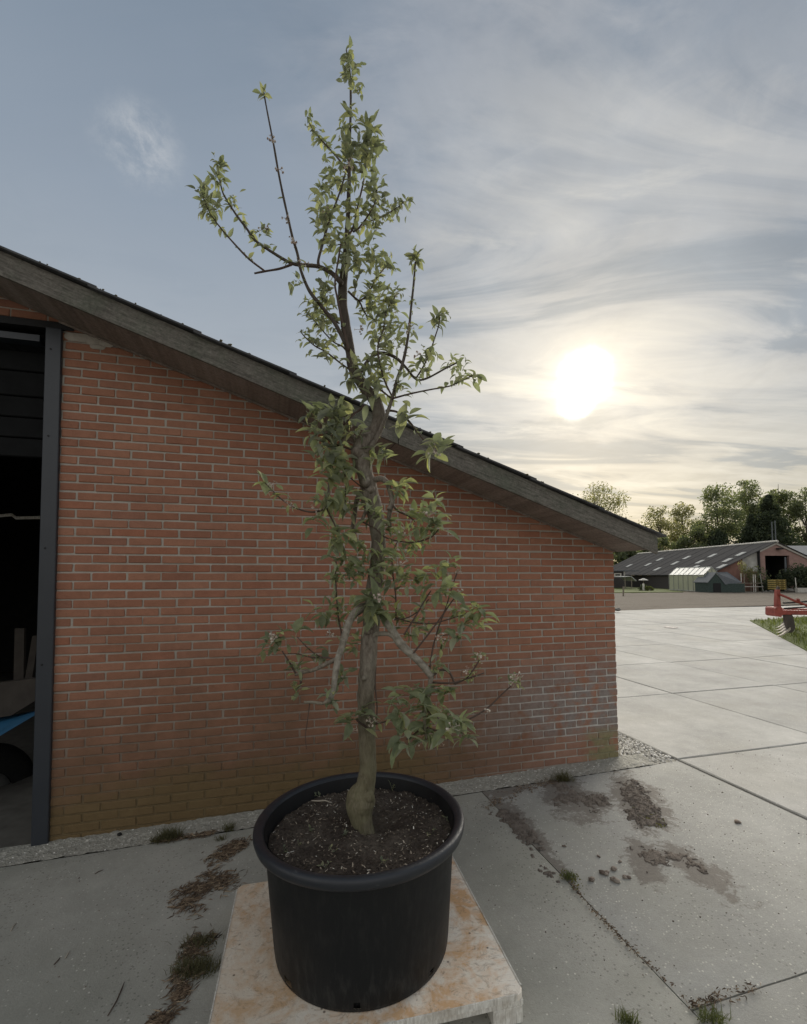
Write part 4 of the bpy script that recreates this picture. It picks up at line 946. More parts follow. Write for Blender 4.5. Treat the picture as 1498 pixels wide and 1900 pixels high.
m = MB(); m.tube([at(1454, 1119, YC), at(1475, 1118, YC + .1), at(1520, 1114, YC + .3)], .022, 6); m.build('hose', M_hose, cu)
m = MB(); m.tube([at(1456, 1129, YC + .3), at(1480, 1127.5, YC + .35), at(1530, 1124, YC + .4)], .022, 6); m.build('hose', M_hose, cu)
for k in range(4):
    Y = YC - .05 + .62 * k; gzp = .178
    top = at(1462.5 - 1.6 * k, 1141, YC); top = Vector((top.x * Y / YC, Y, top.z)); foot = Vector((top.x + .03, top.y, gzp + .16))
    m = MB(); w_ = .10
    pts = [top, top.lerp(foot, .5) + Vector((.03, 0, 0)), foot + Vector((.02, 0, .06)), foot + Vector((-.07, 0, -.04))]
    for a, b in zip(pts[:-1], pts[1:]):
        m.hexa([a + Vector((-w_, -.03, 0)), a + Vector((w_, -.03, 0)), a + Vector((w_, .03, 0)), a + Vector((-w_, .03, 0)), b + Vector((-w_, -.03, 0)), b + Vector((w_, -.03, 0)), b + Vector((w_, .03, 0)), b + Vector((-w_, .03, 0))])
    tn = m.build('tine', M_tine, cu)
    q = foot + Vector((-.02, -.01, -.05)); mb = MB(); vs_ = []
    for j in range(7):
        t = j / 6; c = q + Vector((-.36 * t, -.06 * t, .10 - .19 * sin(t * pi / 2) + .03 * t)); hw = .045 * (1 - .6 * t); th = .016 * (1 - .7 * t)
        c.z = max(c.z, gzp + .012)
        vs_ += [c + Vector((0, -hw, -th)), c + Vector((0, hw, -th)), c + Vector((0, hw, th + .03 * (1 - t))), c + Vector((0, -hw, th + .03 * (1 - t)))]
    mb.add(vs_, [(0, 1, 2, 3), (27, 26, 25, 24)] + [(4 * j + a, 4 * j + 4 + a, 4 * j + 4 + (a + 1) % 4, 4 * j + (a + 1) % 4) for j in range(6) for a in range(4)]); mb.build('tine_point', M_worn, tn)
# pale stone at the field edge beside the shed corner
p = at(1147, 1131, 21); m = MB(); m.rock(p, .16, .5, 4); m.rock(p + Vector((-.14, 0, .0)), .1, .6, 5); tag(m.build('stone', M_stone, None, False, None, p), 'dark stone at the edge of the field beside the shed corner', 'stone')
p = at(1245.5, 1166, 15); m = MB(); m.lathe([(0, .006), (.19, .006), (.20, .0)], 20, (p.x, p.y, .152)); tag(m.build('drain_cover', M_tine, None, False, None, p), 'round dark drain cover in the concrete yard', 'drain cover')

# ================================================================== PALLET, POT, SOIL
TILT = Vector((-SL * UD.x, -SL * UD.y, 1)).normalized()
PC = Vector((-.184, 2.235, 0))                                         # centre of the pot
ZB = .178                                                              # top of the pallet under the pot
def tz(x, y, z): return z + SL * (Vector((x, y, 0)) - PC).dot(UD)      # follows the slope of the ground
PA = radians(-9.5); pu = Vector((cos(PA), -sin(PA), 0)) ; pu = Vector((cos(radians(12)), sin(radians(12)), 0)); pv = Vector((-pu.y, pu.x, 0))
FR = Vector((.468, 1.925, 0)); PWD, PDP = 1.172, .94
def PT(a, b, z): p = FR + pu * a + pv * b; return Vector((p.x, p.y, tz(p.x, p.y, ZB + z)))   # a runs -PWD..0, b 0..PDP
pal = thing('pallet', PT(-PWD / 2, PDP / 2, -.145), 'white painted pallet with a rust stained plywood top, under the black pot', 'pallet')
m = MB(); rr_ = .035; outl = []
for cx_, cy_, a0 in ((-rr_, rr_, -90), (-rr_, PDP - rr_, 0), (-PWD + rr_, PDP - rr_, 90), (-PWD + rr_, rr_, 180)):
    for k in range(7):
        a = radians(a0 + 15 * k); outl.append((cx_ + rr_ * cos(a), cy_ + rr_ * sin(a)))
n = len(outl); zs = ((-.024, 0), (-.003, 0), (0, -.003))
vs_ = []
for z, ins in zs:
    for a, b in outl:
        ca, cb = -PWD / 2, PDP / 2; f_ = 1 + ins * 2; vs_.append(PT(ca + (a - ca) * f_, cb + (b - cb) * f_, z))
m.add(vs_, [list(range(n))[::-1]] + [(q * n + k, q * n + (k + 1) % n, (q + 1) * n + (k + 1) % n, (q + 1) * n + k) for q in range(2) for k in range(n)] + [[2 * n + k for k in range(n)]])
m.build('deck', M_deck, pal)
def edge_strip(lst):
    mb = MB(); vs_ = []
    for a, b in lst:
        o_ = Vector((a + PWD / 2, b - PDP / 2)); o_.normalize()
        for z in (-.022, .0015): vs_.append(PT(a + o_.x * .003, b + o_.y * .003, z))
    for a, b in lst:
        o_ = Vector((a + PWD / 2, b - PDP / 2)); o_.normalize(); vs_.append(PT(a - o_.x * .004, b - o_.y * .004, .0018))
    N = len(lst)
    mb.add(vs_, [(2 * k, 2 * k + 2, 2 * k + 3, 2 * k + 1) for k in range(N - 1)] + [(2 * k + 1, 2 * k + 3, 2 * N + k + 1, 2 * N + k) for k in range(N - 1)]); return mb.build('edge_strip', M_white, pal)
edge_strip(outl[6:8]); edge_strip(outl[20:22]); edge_strip([outl[-1], outl[0]])
for b0 in (.004, PDP / 2 - .05, PDP - .104):
    m = MB(); m.cbox((-PWD + .004, b0, -.0475), (-.004, b0 + .10, -.0245), .003, PT); m.build('stringer_board', M_white, pal)
for b0 in (.006, PDP / 2 - .05, PDP - .106):
    for a0 in (-PWD + .006, -PWD / 2 - .06, -.126):
        m = MB(); m.cbox((a0, b0, -.124), (a0 + .12, b0 + .10, -.048), .004, PT); m.build('block', M_white, pal)
for a0 in (-PWD + .010, -PWD / 2 - .05, -.122):
    m = MB(); m.cbox((a0, .008, -.146), (a0 + .10, PDP - .008, -.1245), .003, PT); m.build('bottom_board', M_white, pal)

RIM, RZ = .470, .709
pot = thing('plant_pot', (PC.x, PC.y, ZB + .001), 'big black plastic plant pot full of soil, standing on the stained pallet', 'plant pot')
pot.rotation_euler = Vector((0, 0, 1)).rotation_difference(TILT).to_euler()
Hh = RZ - ZB
def lat(name, prof, mt, skip=None, n=96, parent=pot):
    mb = MB(); mb.lathe(prof, n, (0, 0, 0), skip); o = link(name, mb.mesh(name, mt, (0, 0, 0), True), parent); return o
holes = []
for hx, hy in ((652, 1864), (786, 1806), (530, 1808)):
    p = atz(hx, hy, ZB + .03); a = math.atan2(p.y - PC.y, p.x - PC.x); holes.append(int(round(a / (2 * pi) * 96)) % 96)
hs = set();
for h in holes: hs |= {h}
for q in (20, 44, 60): hs |= {q}
body = lat('body', [(.372, 0), (.380, .004), (.383, .018), (.386, .042), (.390, .09), (.407, .30), (.420, Hh - .052)], M_pot, lambda i, k: i == 2 and k in hs)
lat('inner_wall', [(.36, .001), (.368, .02), (.376, .05), (.395, .30), (.412, Hh - .05), (.422, Hh - .012)], M_black)
lat('rim', [(.4195, Hh - .050), (.454, Hh - .047), (.463, Hh - .043), (.467, Hh - .032), (.470, Hh - .022), (.469, Hh - .008), (.463, Hh - .001), (.452, Hh + .002), (.440, Hh + .001), (.431, Hh - .004), (.4225, Hh - .016), (.418, Hh - .05)], M_rim)
TRX = at(674, 1535, 2.29).x; TRY = 2.29
def soilz(x, y):
    d = Vector((x - TRX, y - TRY)).length; r = Vector((x - PC.x, y - PC.y)).length
    z = RZ - .062 + .015 * noise.noise(Vector((x * 7, y * 7, 1))) + .011 * noise.noise(Vector((x * 19, y * 19, 4))) + .004 * noise.noise(Vector((x * 50, y * 50, 2)))
    z -= .062 * exp(-((x - TRX - .07) / .08) ** 2 - ((y - TRY + .02) / .075) ** 2)     # hollow round the stem
    z -= .012 * exp(-(d / .10) ** 2)
    z += .022 * exp(-((d - .20) / .06) ** 2) * (.5 + noise.noise(Vector((x * 6, y * 6, 8))))
    if r > .38: z -= .012 * (r - .38) / .04
    return tz(x, y, z)
m = MB(); nr, na = 60, 150
vs_ = [(PC.x, PC.y, soilz(PC.x, PC.y))]
for i in range(1, nr + 1):
    for k in range(na):
        r = .4165 * i / nr; a = 2 * pi * k / na; x, y = PC.x + r * cos(a), PC.y + r * sin(a); vs_.append((x, y, soilz(x, y)))
m.add(vs_, [(0, 1 + k, 1 + (k + 1) % na) for k in range(na)] + [(1 + (i - 1) * na + k, 1 + i * na + k, 1 + i * na + (k + 1) % na, 1 + (i - 1) * na + (k + 1) % na) for i in range(1, nr) for k in range(na)])
for k in range(2600):
    a = R(0, 2 * pi); r = .412 * sqrt(R(0, 1)); x, y = PC.x + r * cos(a), PC.y + r * sin(a)
    m.rock((x, y, soilz(x, y) + .001), R(.0015, .0065), .8, k)
m.build('potting_soil', M_soil, None, True, kind='stuff', origin=(PC.x, PC.y, .64))
m = MB()
for k in range(2300):
    a = R(0, 2 * pi); r = .41 * sqrt(R(0, 1)); x, y = PC.x + r * cos(a), PC.y + r * sin(a); b = R(0, pi); L = R(.0015, .008); wv = R(.0010, .0026)
    c = Vector((x, y, soilz(x, y) + R(.001, .006))); d = Vector((cos(b), sin(b), R(-.4, .5))) * L; q = Vector((-sin(b), cos(b), R(-.3, .3))) * wv
    m.add([c - d - q, c + d - q * .6, c + d + q, c - d + q], [(0, 1, 2, 3)])
m.build('soil_debris', M_fleck, None, kind='stuff', origin=(PC.x, PC.y, .65))
pts = [atz(px, py, .645) for px, py in ((578, 1487), (592, 1489), (604, 1492), (614, 1494))]
pts = [Vector((p.x, p.y, soilz(p.x, p.y) + .008)) for p in pts]
tag(MB().tube(pts, [.002, .004, .0035, .0015], 6).build('stick', M_worn, origin=pts[1]), 'pale broken stick lying on the potting soil, left of the stem', 'stick')

# ================================================================== LEAVES
def leafshape(droop, fold, twist, wid, seed):
    r2 = random.Random(seed); st = (0, .10, .26, .45, .66, .85, 1.0); vs_ = []; fs = []
    for i, t in enumerate(st):
        hw = wid * (sin(pi * t ** .82) ** .85) if 0 < t < 1 else .006
        z = .10 * t - droop * t * t; x = t * (1 - .18 * droop * t); tw = twist * t
        for s_ in (-1, 0, 1):
            yy = s_ * hw * cos(fold); zz_ = abs(s_) * hw * sin(fold) + (r2.uniform(-.018, .018) if s_ else 0)
            vs_.append(Vector((x, yy * cos(tw) - zz_ * sin(tw), z + yy * sin(tw) + zz_ * cos(tw))))
    for i in range(len(st) - 1):
        for s_ in (0, 1): fs.append((3 * i + s_, 3 * i + 3 + s_, 3 * i + 4 + s_, 3 * i + 1 + s_))
    k = len(vs_); vs_ += [Vector((-.24, -.010, -.05)), Vector((-.24, .010, -.05)), Vector((.02, .014, .004)), Vector((.02, -.014, .004))]; fs.append((k, k + 1, k + 2, k + 3))
    mb = MB(); mb.add(vs_, fs); return mb
LV = [leafshape(R(.05, .75), R(.15, .75), R(-.7, .7), R(.19, .275), k) for k in range(14)]
LME = [l.mesh('leaf', M_leaf, smooth=True) for l in LV]; LMY = [l.mesh('leaf', M_young, smooth=True) for l in LV]

# ================================================================== APPLE TREE
TY = 2.29
rt = random.Random(77)
tree = thing('apple_tree', (TRX, TRY, soilz(TRX, TRY)), 'slender old apple tree with knobbly stem and fresh leaves, growing in the black pot', 'apple tree')
def px3(pts, y0, y1):
    n = len(pts) - 1
    return [at(p[0], p[1], TY + y0 + (y1 - y0) * i / n + (p[2] if len(p) > 2 else 0)) for i, p in enumerate(pts)]
def limb(name, pts, w0, w1, y0, y1, mt, parent=tree, n=8, jit=.16, sub=5, widths=None, freq=22):
    P_ = px3(pts, y0, y1); C_ = catmull(P_, sub); N = len(C_) - 1
    if widths:
        rad = []
        for i in range(len(C_)):
            t = i / sub; k = min(int(t), len(widths) - 2); f_ = t - k; rad.append((widths[k] * (1 - f_) + widths[k + 1] * f_) / 2)
    else: rad = [(w0 + (w1 - w0) * (i / N) ** .8) / 2 for i in range(N + 1)]
    rad = [max(r, .7) / F * C_[i].y for i, r in enumerate(rad)]
    mb = MB(); mb.tube(C_, rad, n, jit, freq); mb.build(name, mt, parent, True)
    return C_
tp = [(676, 1640, 40), (675, 1585, 44), (674, 1556, 44), (673, 1535, 38), (670, 1512, 42), (669, 1492, 52), (673, 1474, 50), (680, 1455, 36), (683, 1420, 33), (682, 1370, 32), (680, 1310, 33), (681, 1260, 33), (684, 1215, 33), (688, 1165, 33), (690, 1140, 35), (694, 1100, 31), (700, 1045, 29), (702, 1000, 29), (698, 962, 31), (690, 930, 38), (684, 903, 34), (678, 880, 30), (672, 858, 35), (669, 838, 38), (676, 822, 35), (692, 806, 28), (702, 784, 26), (702, 762, 27), (692, 738, 26), (672, 712, 22), (657, 686, 22), (651, 655, 20), (643, 612, 20), (637, 570, 19), (636, 530, 18), (640, 495, 15), (643, 450, 11), (646, 400, 9), (648, 335, 7.5), (649, 270, 6), (651, 200, 5), (650, 140, 4), (643, 92, 2.5)]
yo = lambda y: .03 * sin(y / 70.0) + (.02 if y < 820 else 0)
P_ = [at(x, y, TY + yo(y)) for x, y, _ in tp]; C_ = catmull(P_, 6)
rad = []
for i in range(len(C_)):
    t = i / 6; k = min(int(t), len(tp) - 2); f_ = t - k; rad.append((tp[k][2] * (1 - f_) + tp[k + 1][2] * f_) / 2 / F * C_[i].y * (.94 if tp[k][1] < 1480 else 1))
mb = MB(); mb.tube(C_, rad, 16, .15, 15)
# knots and pruning scars
for x, y, r, dz_ in ((683, 1170, 8, -.040), (679, 895, 9, -.042), (664, 838, 12, -.03), (688, 908, 9, -.03), (676, 1258, 5, -.04), (668, 1500, 13, -.03), (684, 1478, 12, -.03), (655, 1478, 10, -.01), (697, 925, 9, -.01), (660, 850, 8, -.02)):
    c = at(x, y, TY + yo(y) + dz_); rr_ = r / F * TY
    k0 = len(mb.v); mb.lathe([(rr_ * sin(pi * i / 6), rr_ * cos(pi * i / 6)) for i in range(7)], 10, c)
    for i in range(k0, len(mb.v)): mb.v[i] += (mb.v[i] - c) * .3 * noise.noise(mb.v[i] * 40)
mb.build('trunk', M_bark, tree, True)
limb('bark_ridge', [(694, 1226), (697, 1232), (696, 1262), (698, 1290), (700, 1315), (698, 1345)], 5, 2, -.03, -.03, M_twig, n=6)

# (name, points, start width, end width, depth start, depth end, material, leafiness per 100 px, leaf length px)
B = []
def br(pts, w0, w1, y0, y1, leafy=0.0, lp=22, mt=None, n=8):
    c = limb('branch' if w0 > 6 else 'twig', pts, w0, w1, y0, y1, mt or (M_bark if w0 > 6 else M_twig), n=n if w0 > 6 else 5)
    if leafy: B.append((c, leafy, lp, pts)); 
    return c
br([(686, 1124), (672, 1128), (658, 1138), (647, 1158), (635, 1198), (627, 1224), (621, 1262), (617, 1288), (606, 1302)], 19, 10, -.02, -.22, mt=M_limb)
br([(612, 1296), (600, 1305), (580, 1303), (564, 1303)], 7, 4, -.22, -.24, mt=M_bark)
br([(575, 1304), (571, 1335), (567, 1365), (569, 1390)], 2.4, 1.2, -.23, -.23)
br([(626, 1222), (606, 1232), (582, 1243), (566, 1247), (548, 1252)], 8.5, 6, -.14, -.10)
br([(549, 1250), (538, 1230), (524, 1208)], 4, 2.5, -.10, -.10)
br([(560, 1248), (558, 1268), (549, 1284)], 5, 2.5, -.10, -.16)
br([(624, 1222), (596, 1219), (572, 1203), (552, 1182)], 3.2, 2, -.14, -.05)
br([(612, 1220), (580, 1220), (555, 1214), (535, 1213)], 3, 1.6, -.12, -.05, 6, 20)
br([(628, 1215), (634, 1180), (629, 1150), (625, 1110), (623, 1065), (624, 1040)], 4, 2.5, -.02, .06, 7, 26)
br([(692, 1122), (708, 1138), (722, 1160), (742, 1192), (766, 1216), (788, 1238), (802, 1256)], 19, 14, -.02, -.12, mt=M_limb)
br([(692, 1178), (706, 1176), (722, 1177), (736, 1187), (752, 1204)], 10, 8, -.05, -.08, mt=M_limb)
br([(801, 1254), (796, 1280), (790, 1312), (788, 1345), (792, 1372)], 9, 5, -.12, -.24, 8, 34)
br([(802, 1266), (838, 1267), (868, 1259), (898, 1249)], 4.5, 2.5, -.12, -.06, 3, 14)
br([(844, 1270), (866, 1258), (882, 1238), (890, 1224)], 3.5, 2.2, -.09, -.05, 3, 14)
br([(800, 1256), (818, 1243), (834, 1247), (844, 1270)], 5.5, 4, -.12, -.09)
br([(795, 1320), (836, 1347), (872, 1334), (905, 1314), (932, 1288), (950, 1272)], 4.5, 2.6, -.22, -.10)
br([(766, 1214), (796, 1176), (824, 1138), (842, 1112), (856, 1102)], 3.6, 2.2, -.10, .02, 2, 16)
br([(798, 1240), (804, 1200), (815, 1162), (829, 1124), (839, 1090), (848, 1064)], 3.6, 2, -.10, .08, 2, 16)
br([(750, 1178), (770, 1146), (790, 1112), (800, 1096)], 3.6, 2.4, -.08, .0)
br([(732, 1150), (756, 1146), (776, 1134), (796, 1112)], 3, 2, -.05, .04)
br([(735, 1146), (762, 1154), (800, 1157), (836, 1148), (872, 1136)], 3, 2, -.04, .10, 5, 22)
br([(815, 1180), (838, 1178), (848, 1184)], 2.5, 1.6, -.04, -.1)
br([(735, 1148), (735, 1110), (730, 1070), (728, 1030), (738, 1005)], 3.5, 2, .0, .1, 9, 26)
br([(692, 893), (706, 888), (718, 895), (724, 912), (728, 930), (722, 946)], 12, 9, .0, -.06)
br([(724, 930), (738, 947), (758, 957), (770, 968)], 6, 3, -.05, -.10, 6, 26)
br([(726, 940), (722, 960), (724, 978)], 10, 7, -.05, -.02)
br([(684, 905), (668, 916), (661, 935), (658, 960), (653, 984)], 11, 8, .0, .08)
br([(680, 945), (672, 965), (662, 975), (659, 992)], 7, 5, -.02, -.06)
br([(668, 966), (696, 980), (714, 996), (740, 1004), (770, 1006), (800, 997), (814, 982)], 3.4, 2.4, -.05, -.12, 5, 22)
br([(684, 912), (664, 898), (648, 884), (645, 878)], 3, 2, -.02, -.05)
br([(668, 838), (658, 814), (646, 808), (633, 820), (622, 845), (613, 876), (610, 912), (603, 940), (596, 949)], 8, 4, -.02, -.10, 6, 30)
br([(640, 868), (641, 900), (641, 925), (640, 948)], 3, 1.6, -.05, -.05, 6, 30)
br([(600, 946), (582, 950), (562, 947), (540, 938), (520, 924), (504, 908), (492, 896)], 4, 2.2, -.10, -.16)
br([(610, 912), (606, 940), (622, 975), (630, 1000)], 4, 3, -.06, -.12, 8, 30)
br([(676, 838), (692, 824), (704, 802), (716, 774), (727, 742), (736, 708), (749, 668), (758, 620), (763, 572), (768, 525), (771, 486)], 10, 3.4, -.04, -.14, 5, 15)
br([(727, 740), (760, 731), (798, 723), (836, 716), (860, 705), (880, 696)], 4, 2, -.09, -.12, 7, 18)
br([(664, 700), (684, 668), (705, 655), (732, 662), (752, 680), (772, 703), (792, 702), (826, 684), (850, 672)], 8, 3, .02, .10, 6, 18)
br([(772, 702), (786, 680), (798, 654), (808, 624), (815, 602), (817, 588)], 3.6, 2.4, .06, .08, 12, 20)
br([(728, 736), (713, 704), (704, 668), (702, 640), (712, 610), (717, 580), (729, 558), (737, 545)], 4, 2.2, -.08, .06, 12, 22)
br([(725, 738), (702, 720), (680, 708), (672, 700)], 4, 3, -.07, -.08, 6, 26)
br([(634, 526), (620, 510), (606, 501), (590, 494), (570, 492), (548, 490), (532, 484), (501, 465), (474, 446), (458, 424), (439, 399), (423, 374), (412, 352), (403, 306)], 10, 2.6, .0, .12, 11, 19)
br([(542, 490), (520, 498), (492, 503), (472, 507)], 5.5, 3.5, .03, .0)
br([(492, 503), (462, 480), (435, 452), (409, 422), (394, 401), (379, 372), (376, 344)], 4.2, 2.2, .02, -.05, 11, 19)
br([(642, 640), (622, 600), (600, 572), (578, 545), (566, 522), (557, 496), (552, 470), (543, 440), (535, 405), (526, 365), (517, 320), (508, 268), (499, 222), (493, 190), (490, 172)], 8, 2.6, -.03, -.22, 1.5, 12)
br([(592, 494), (591, 482), (599, 452), (608, 420), (620, 386), (633, 350), (641, 322)], 6.5, 3, -.04, -.06, 7, 22)
br([(648, 652), (636, 600), (627, 556), (622, 525), (628, 482), (633, 452)], 6, 3, -.05, -.08, 2, 20)
br([(646, 540), (658, 552), (667, 559), (674, 574), (681, 586)], 4.5, 2.6, .0, .10, 14, 22)
br([(667, 558), (678, 551), (686, 540), (700, 515), (718, 492)], 4, 2.4, .03, .15, 12, 22)
br([(657, 552), (661, 528), (666, 508), (668, 480)], 3, 2, .02, .08, 10, 24)
br([(648, 436), (657, 418), (665, 380), (676, 332), (680, 300), (684, 262), (690, 240)], 5, 2.6, .01, .06, 9, 26)
br([(656, 430), (684, 412), (712, 400), (736, 386), (750, 374)], 4, 2, .02, .12, 15, 18)
br([(662, 428), (680, 405), (696, 376), (700, 352)], 4, 2.2, .01, -.10, 12, 24)
br([(648, 322), (630, 297), (610, 274), (588, 250), (573, 226)], 4.5, 2.2, .0, .08, 14, 17)
br([(650, 662), (637, 644), (620, 635), (603, 618), (588, 600), (577, 588), (568, 577)], 3.8, 2, .02, .10, 12, 20)
br([(655, 690), (630, 672), (607, 654), (585, 642), (568, 627), (557, 614)], 3.8, 2, .01, -.10, 12, 20)
br([(630, 600), (606, 585), (598, 565), (600, 545)], 3.4, 2, -.02, .0, 8, 26)
br([(716, 762), (736, 764), (757, 779), (774, 800), (786, 816)], 5, 3, -.05, -.14, 3, 24)
br([(676, 752), (660, 766), (634, 773), (612, 770)], 5, 3, -.01, -.06, 5, 30)
br([(660, 766), (642, 784), (622, 800), (600, 806)], 4, 2.5, -.03, -.10, 5, 30)
br([(668, 838), (640, 830), (618, 822), (604, 812)], 4, 2.5, -.02, -.12, 5, 30)
br([(690, 1345), (705, 1342), (722, 1336), (738, 1325)], 3, 1.6, -.03, -.12, 4, 20)
br([(684, 1352), (672, 1344), (662, 1336)], 5, 4, -.02, -.09)
br([(788, 1345), (770, 1362), (755, 1372)], 4, 3, -.2, -.28)
br([(792, 1350), (816, 1356), (838, 1348)], 4, 3, -.22, -.26)

# rosettes of leaves: x, y, spread px, leaves, leaf length px, depth
CL = [(508, 1192, 22, 17, 30, -.1), (548, 1176, 8, 3, 40, -.04), (548, 1245, 16, 7, 26, -.1), (550, 1278, 12, 6, 24, -.16), (604, 1136, 26, 14, 32, .03), (638, 1130, 18, 8, 28, .04), (592, 1214, 18, 6, 26, -.08), (655, 1196, 16, 8, 28, .02),
      (616, 1292, 12, 5, 26, -.2), (640, 1258, 16, 6, 34, -.02), (611, 1312, 8, 3, 32, -.2), (664, 1330, 20, 10, 42, -.10), (698, 1342, 10, 4, 20, -.05), (738, 1294, 22, 8, 40, -.15), (786, 1285, 22, 9, 40, -.18), (802, 1322, 22, 10, 36, -.2), (755, 1372, 20, 11, 46, -.3), (796, 1358, 20, 9, 34, -.22), (840, 1345, 22, 14, 46, -.28), (864, 1366, 14, 5, 30, -.25), (742, 1330, 14, 5, 36, -.2), (826, 1282, 12, 4, 36, -.1),
      (957, 1264, 14, 11, 15, -.1), (890, 1222, 12, 8, 15, -.05), (876, 1252, 10, 5, 13, -.06), (812, 1237, 18, 10, 26, -.1), (766, 1166, 22, 14, 27, .05), (820, 1184, 12, 5, 18, -.02), (846, 1182, 12, 6, 34, -.08), (850, 1138, 20, 10, 27, .05), (884, 1130, 14, 7, 34, .1), (888, 1158, 16, 7, 30, .08), (862, 1160, 16, 6, 26, .06), (808, 1092, 22, 10, 38, .0), (836, 1096, 10, 3, 40, -.04), (824, 1056, 20, 15, 27, .08), (783, 1084, 12, 4, 34, .02), (752, 1080, 18, 7, 30, .03), (786, 1130, 12, 6, 24, .04), (742, 1138, 14, 7, 26, .0),
      (697, 1118, 28, 22, 42, -.10), (690, 1140, 10, 5, 46, -.12), (700, 1062, 22, 13, 32, -.06), (740, 1052, 24, 12, 30, .0), (706, 1026, 8, 3, 40, -.08), (662, 1060, 26, 15, 32, -.04), (638, 1042, 24, 15, 32, .0), (622, 1075, 14, 8, 24, .05), (664, 1012, 24, 13, 34, -.05), (625, 998, 22, 11, 46, -.12), (748, 986, 22, 12, 26, -.04), (792, 958, 26, 17, 30, -.1), (776, 948, 16, 7, 30, -.06), (806, 930, 12, 5, 34, -.1), (816, 978, 16, 8, 38, -.12), (776, 1004, 20, 8, 30, -.1), (760, 1022, 18, 8, 28, -.02), (722, 974, 18, 9, 26, -.04), (742, 902, 16, 7, 34, -.05), (736, 920, 12, 4, 30, -.05),
      (492, 895, 6, 3, 32, -.16), (503, 905, 10, 5, 14, -.16), (524, 918, 6, 3, 24, -.15), (540, 940, 12, 6, 15, -.14), (588, 928, 10, 4, 26, -.11), (582, 968, 10, 3, 34, -.1), (608, 928, 18, 8, 34, -.08), (636, 915, 16, 7, 44, -.07), (608, 872, 22, 14, 36, -.06), (626, 856, 22, 12, 34, -.05), (654, 866, 16, 6, 28, -.03), (704, 846, 18, 12, 32, -.02), (598, 806, 30, 20, 36, -.10), (618, 772, 24, 15, 40, -.06), (580, 768, 16, 7, 36, -.06), (642, 796, 22, 11, 34, -.08), (662, 806, 14, 6, 28, -.06), (612, 832, 18, 10, 34, -.1), (650, 940, 18, 9, 30, .0), (688, 936, 12, 5, 30, -.06), (694, 958, 12, 6, 26, -.05),
      (806, 838, 20, 14, 40, -.14), (762, 768, 14, 4, 36, -.1), (745, 790, 6, 2, 42, -.1), (636, 742, 8, 2, 34, -.03), (684, 700, 28, 18, 34, -.03), (646, 700, 16, 7, 40, -.04), (656, 678, 8, 3, 44, -.05), (690, 738, 16, 8, 32, -.06), (704, 690, 26, 19, 30, .0), (746, 714, 18, 9, 32, -.1), (716, 640, 28, 25, 29, .04), (742, 640, 22, 13, 26, -.02), (702, 602, 24, 17, 28, .05), (730, 600, 22, 13, 28, .04), (716, 562, 22, 12, 28, .06), (690, 574, 18, 11, 24, .08), (738, 542, 12, 8, 20, .06), (755, 536, 4, 1, 34, .05), (720, 488, 16, 11, 26, .14), (700, 528, 20, 11, 26, .1), (694, 556, 18, 10, 26, .08),
      (771, 480, 12, 10, 32, -.14), (817, 590, 14, 9, 30, .08), (796, 655, 18, 9, 26, .07), (786, 682, 16, 8, 30, .06), (845, 674, 18, 13, 21, .1), (856, 692, 16, 9, 26, -.1), (882, 700, 10, 5, 36, -.12), (764, 612, 12, 5, 18, -.13), (762, 560, 10, 4, 14, -.13),
      (570, 622, 14, 7, 24, -.08), (592, 640, 18, 9, 24, -.06), (600, 664, 8, 3, 32, -.05), (606, 602, 20, 11, 26, .06), (572, 582, 12, 7, 22, .1), (598, 576, 22, 13, 30, .0), (602, 545, 24, 17, 32, -.02), (580, 560, 12, 5, 26, .02), (556, 520, 10, 5, 20, -.08), (545, 528, 5, 2, 36, -.08), (622, 602, 18, 8, 24, .02), (612, 640, 16, 8, 24, .03),
      (622, 498, 18, 8, 26, .0), (652, 488, 20, 10, 30, -.05), (656, 468, 26, 19, 32, -.04), (690, 470, 24, 15, 30, .0), (640, 450, 22, 12, 28, -.04), (612, 440, 20, 13, 28, -.05), (606, 414, 22, 18, 30, -.05), (602, 384, 20, 15, 30, .0), (600, 354, 18, 14, 30, .02), (616, 332, 16, 9, 28, .0), (642, 332, 20, 12, 28, -.05), (650, 380, 22, 12, 26, -.03), (680, 388, 18, 12, 26, .0), (696, 352, 20, 17, 28, -.1), (702, 374, 16, 10, 26, -.06), (716, 396, 16, 9, 20, .05), (742, 384, 14, 10, 20, .1), (752, 376, 8, 6, 22, .12), (690, 430, 18, 10, 26, .0), (602, 310, 10, 5, 22, .05), (646, 300, 22, 17, 28, -.02), (656, 280, 24, 17, 32, -.03), (682, 272, 22, 18, 36, .05), (690, 300, 20, 11, 34, .05), (690, 240, 14, 9, 40, .06), (662, 226, 10, 3, 40, .0), (634, 246, 10, 4, 36, -.02), (642, 228, 12, 7, 24, .0), (652, 200, 10, 7, 17, .0), (664, 170, 10, 6, 20, .0), (650, 138, 14, 16, 26, .0), (644, 104, 8, 7, 28, .0), (656, 116, 12, 8, 22, .0), (574, 224, 10, 6, 22, .08), (590, 250, 12, 8, 18, .07), (600, 264, 10, 6, 20, .05),
      (404, 306, 10, 8, 30, .12), (406, 334, 16, 15, 24, .11), (380, 362, 16, 14, 30, -.05), (391, 386, 18, 15, 27, -.03), (490, 428, 10, 7, 20, .08), (492, 458, 8, 5, 24, .07), (490, 176, 6, 5, 26, -.22), (433, 372, 12, 6, 20, .1)]
leaves = []
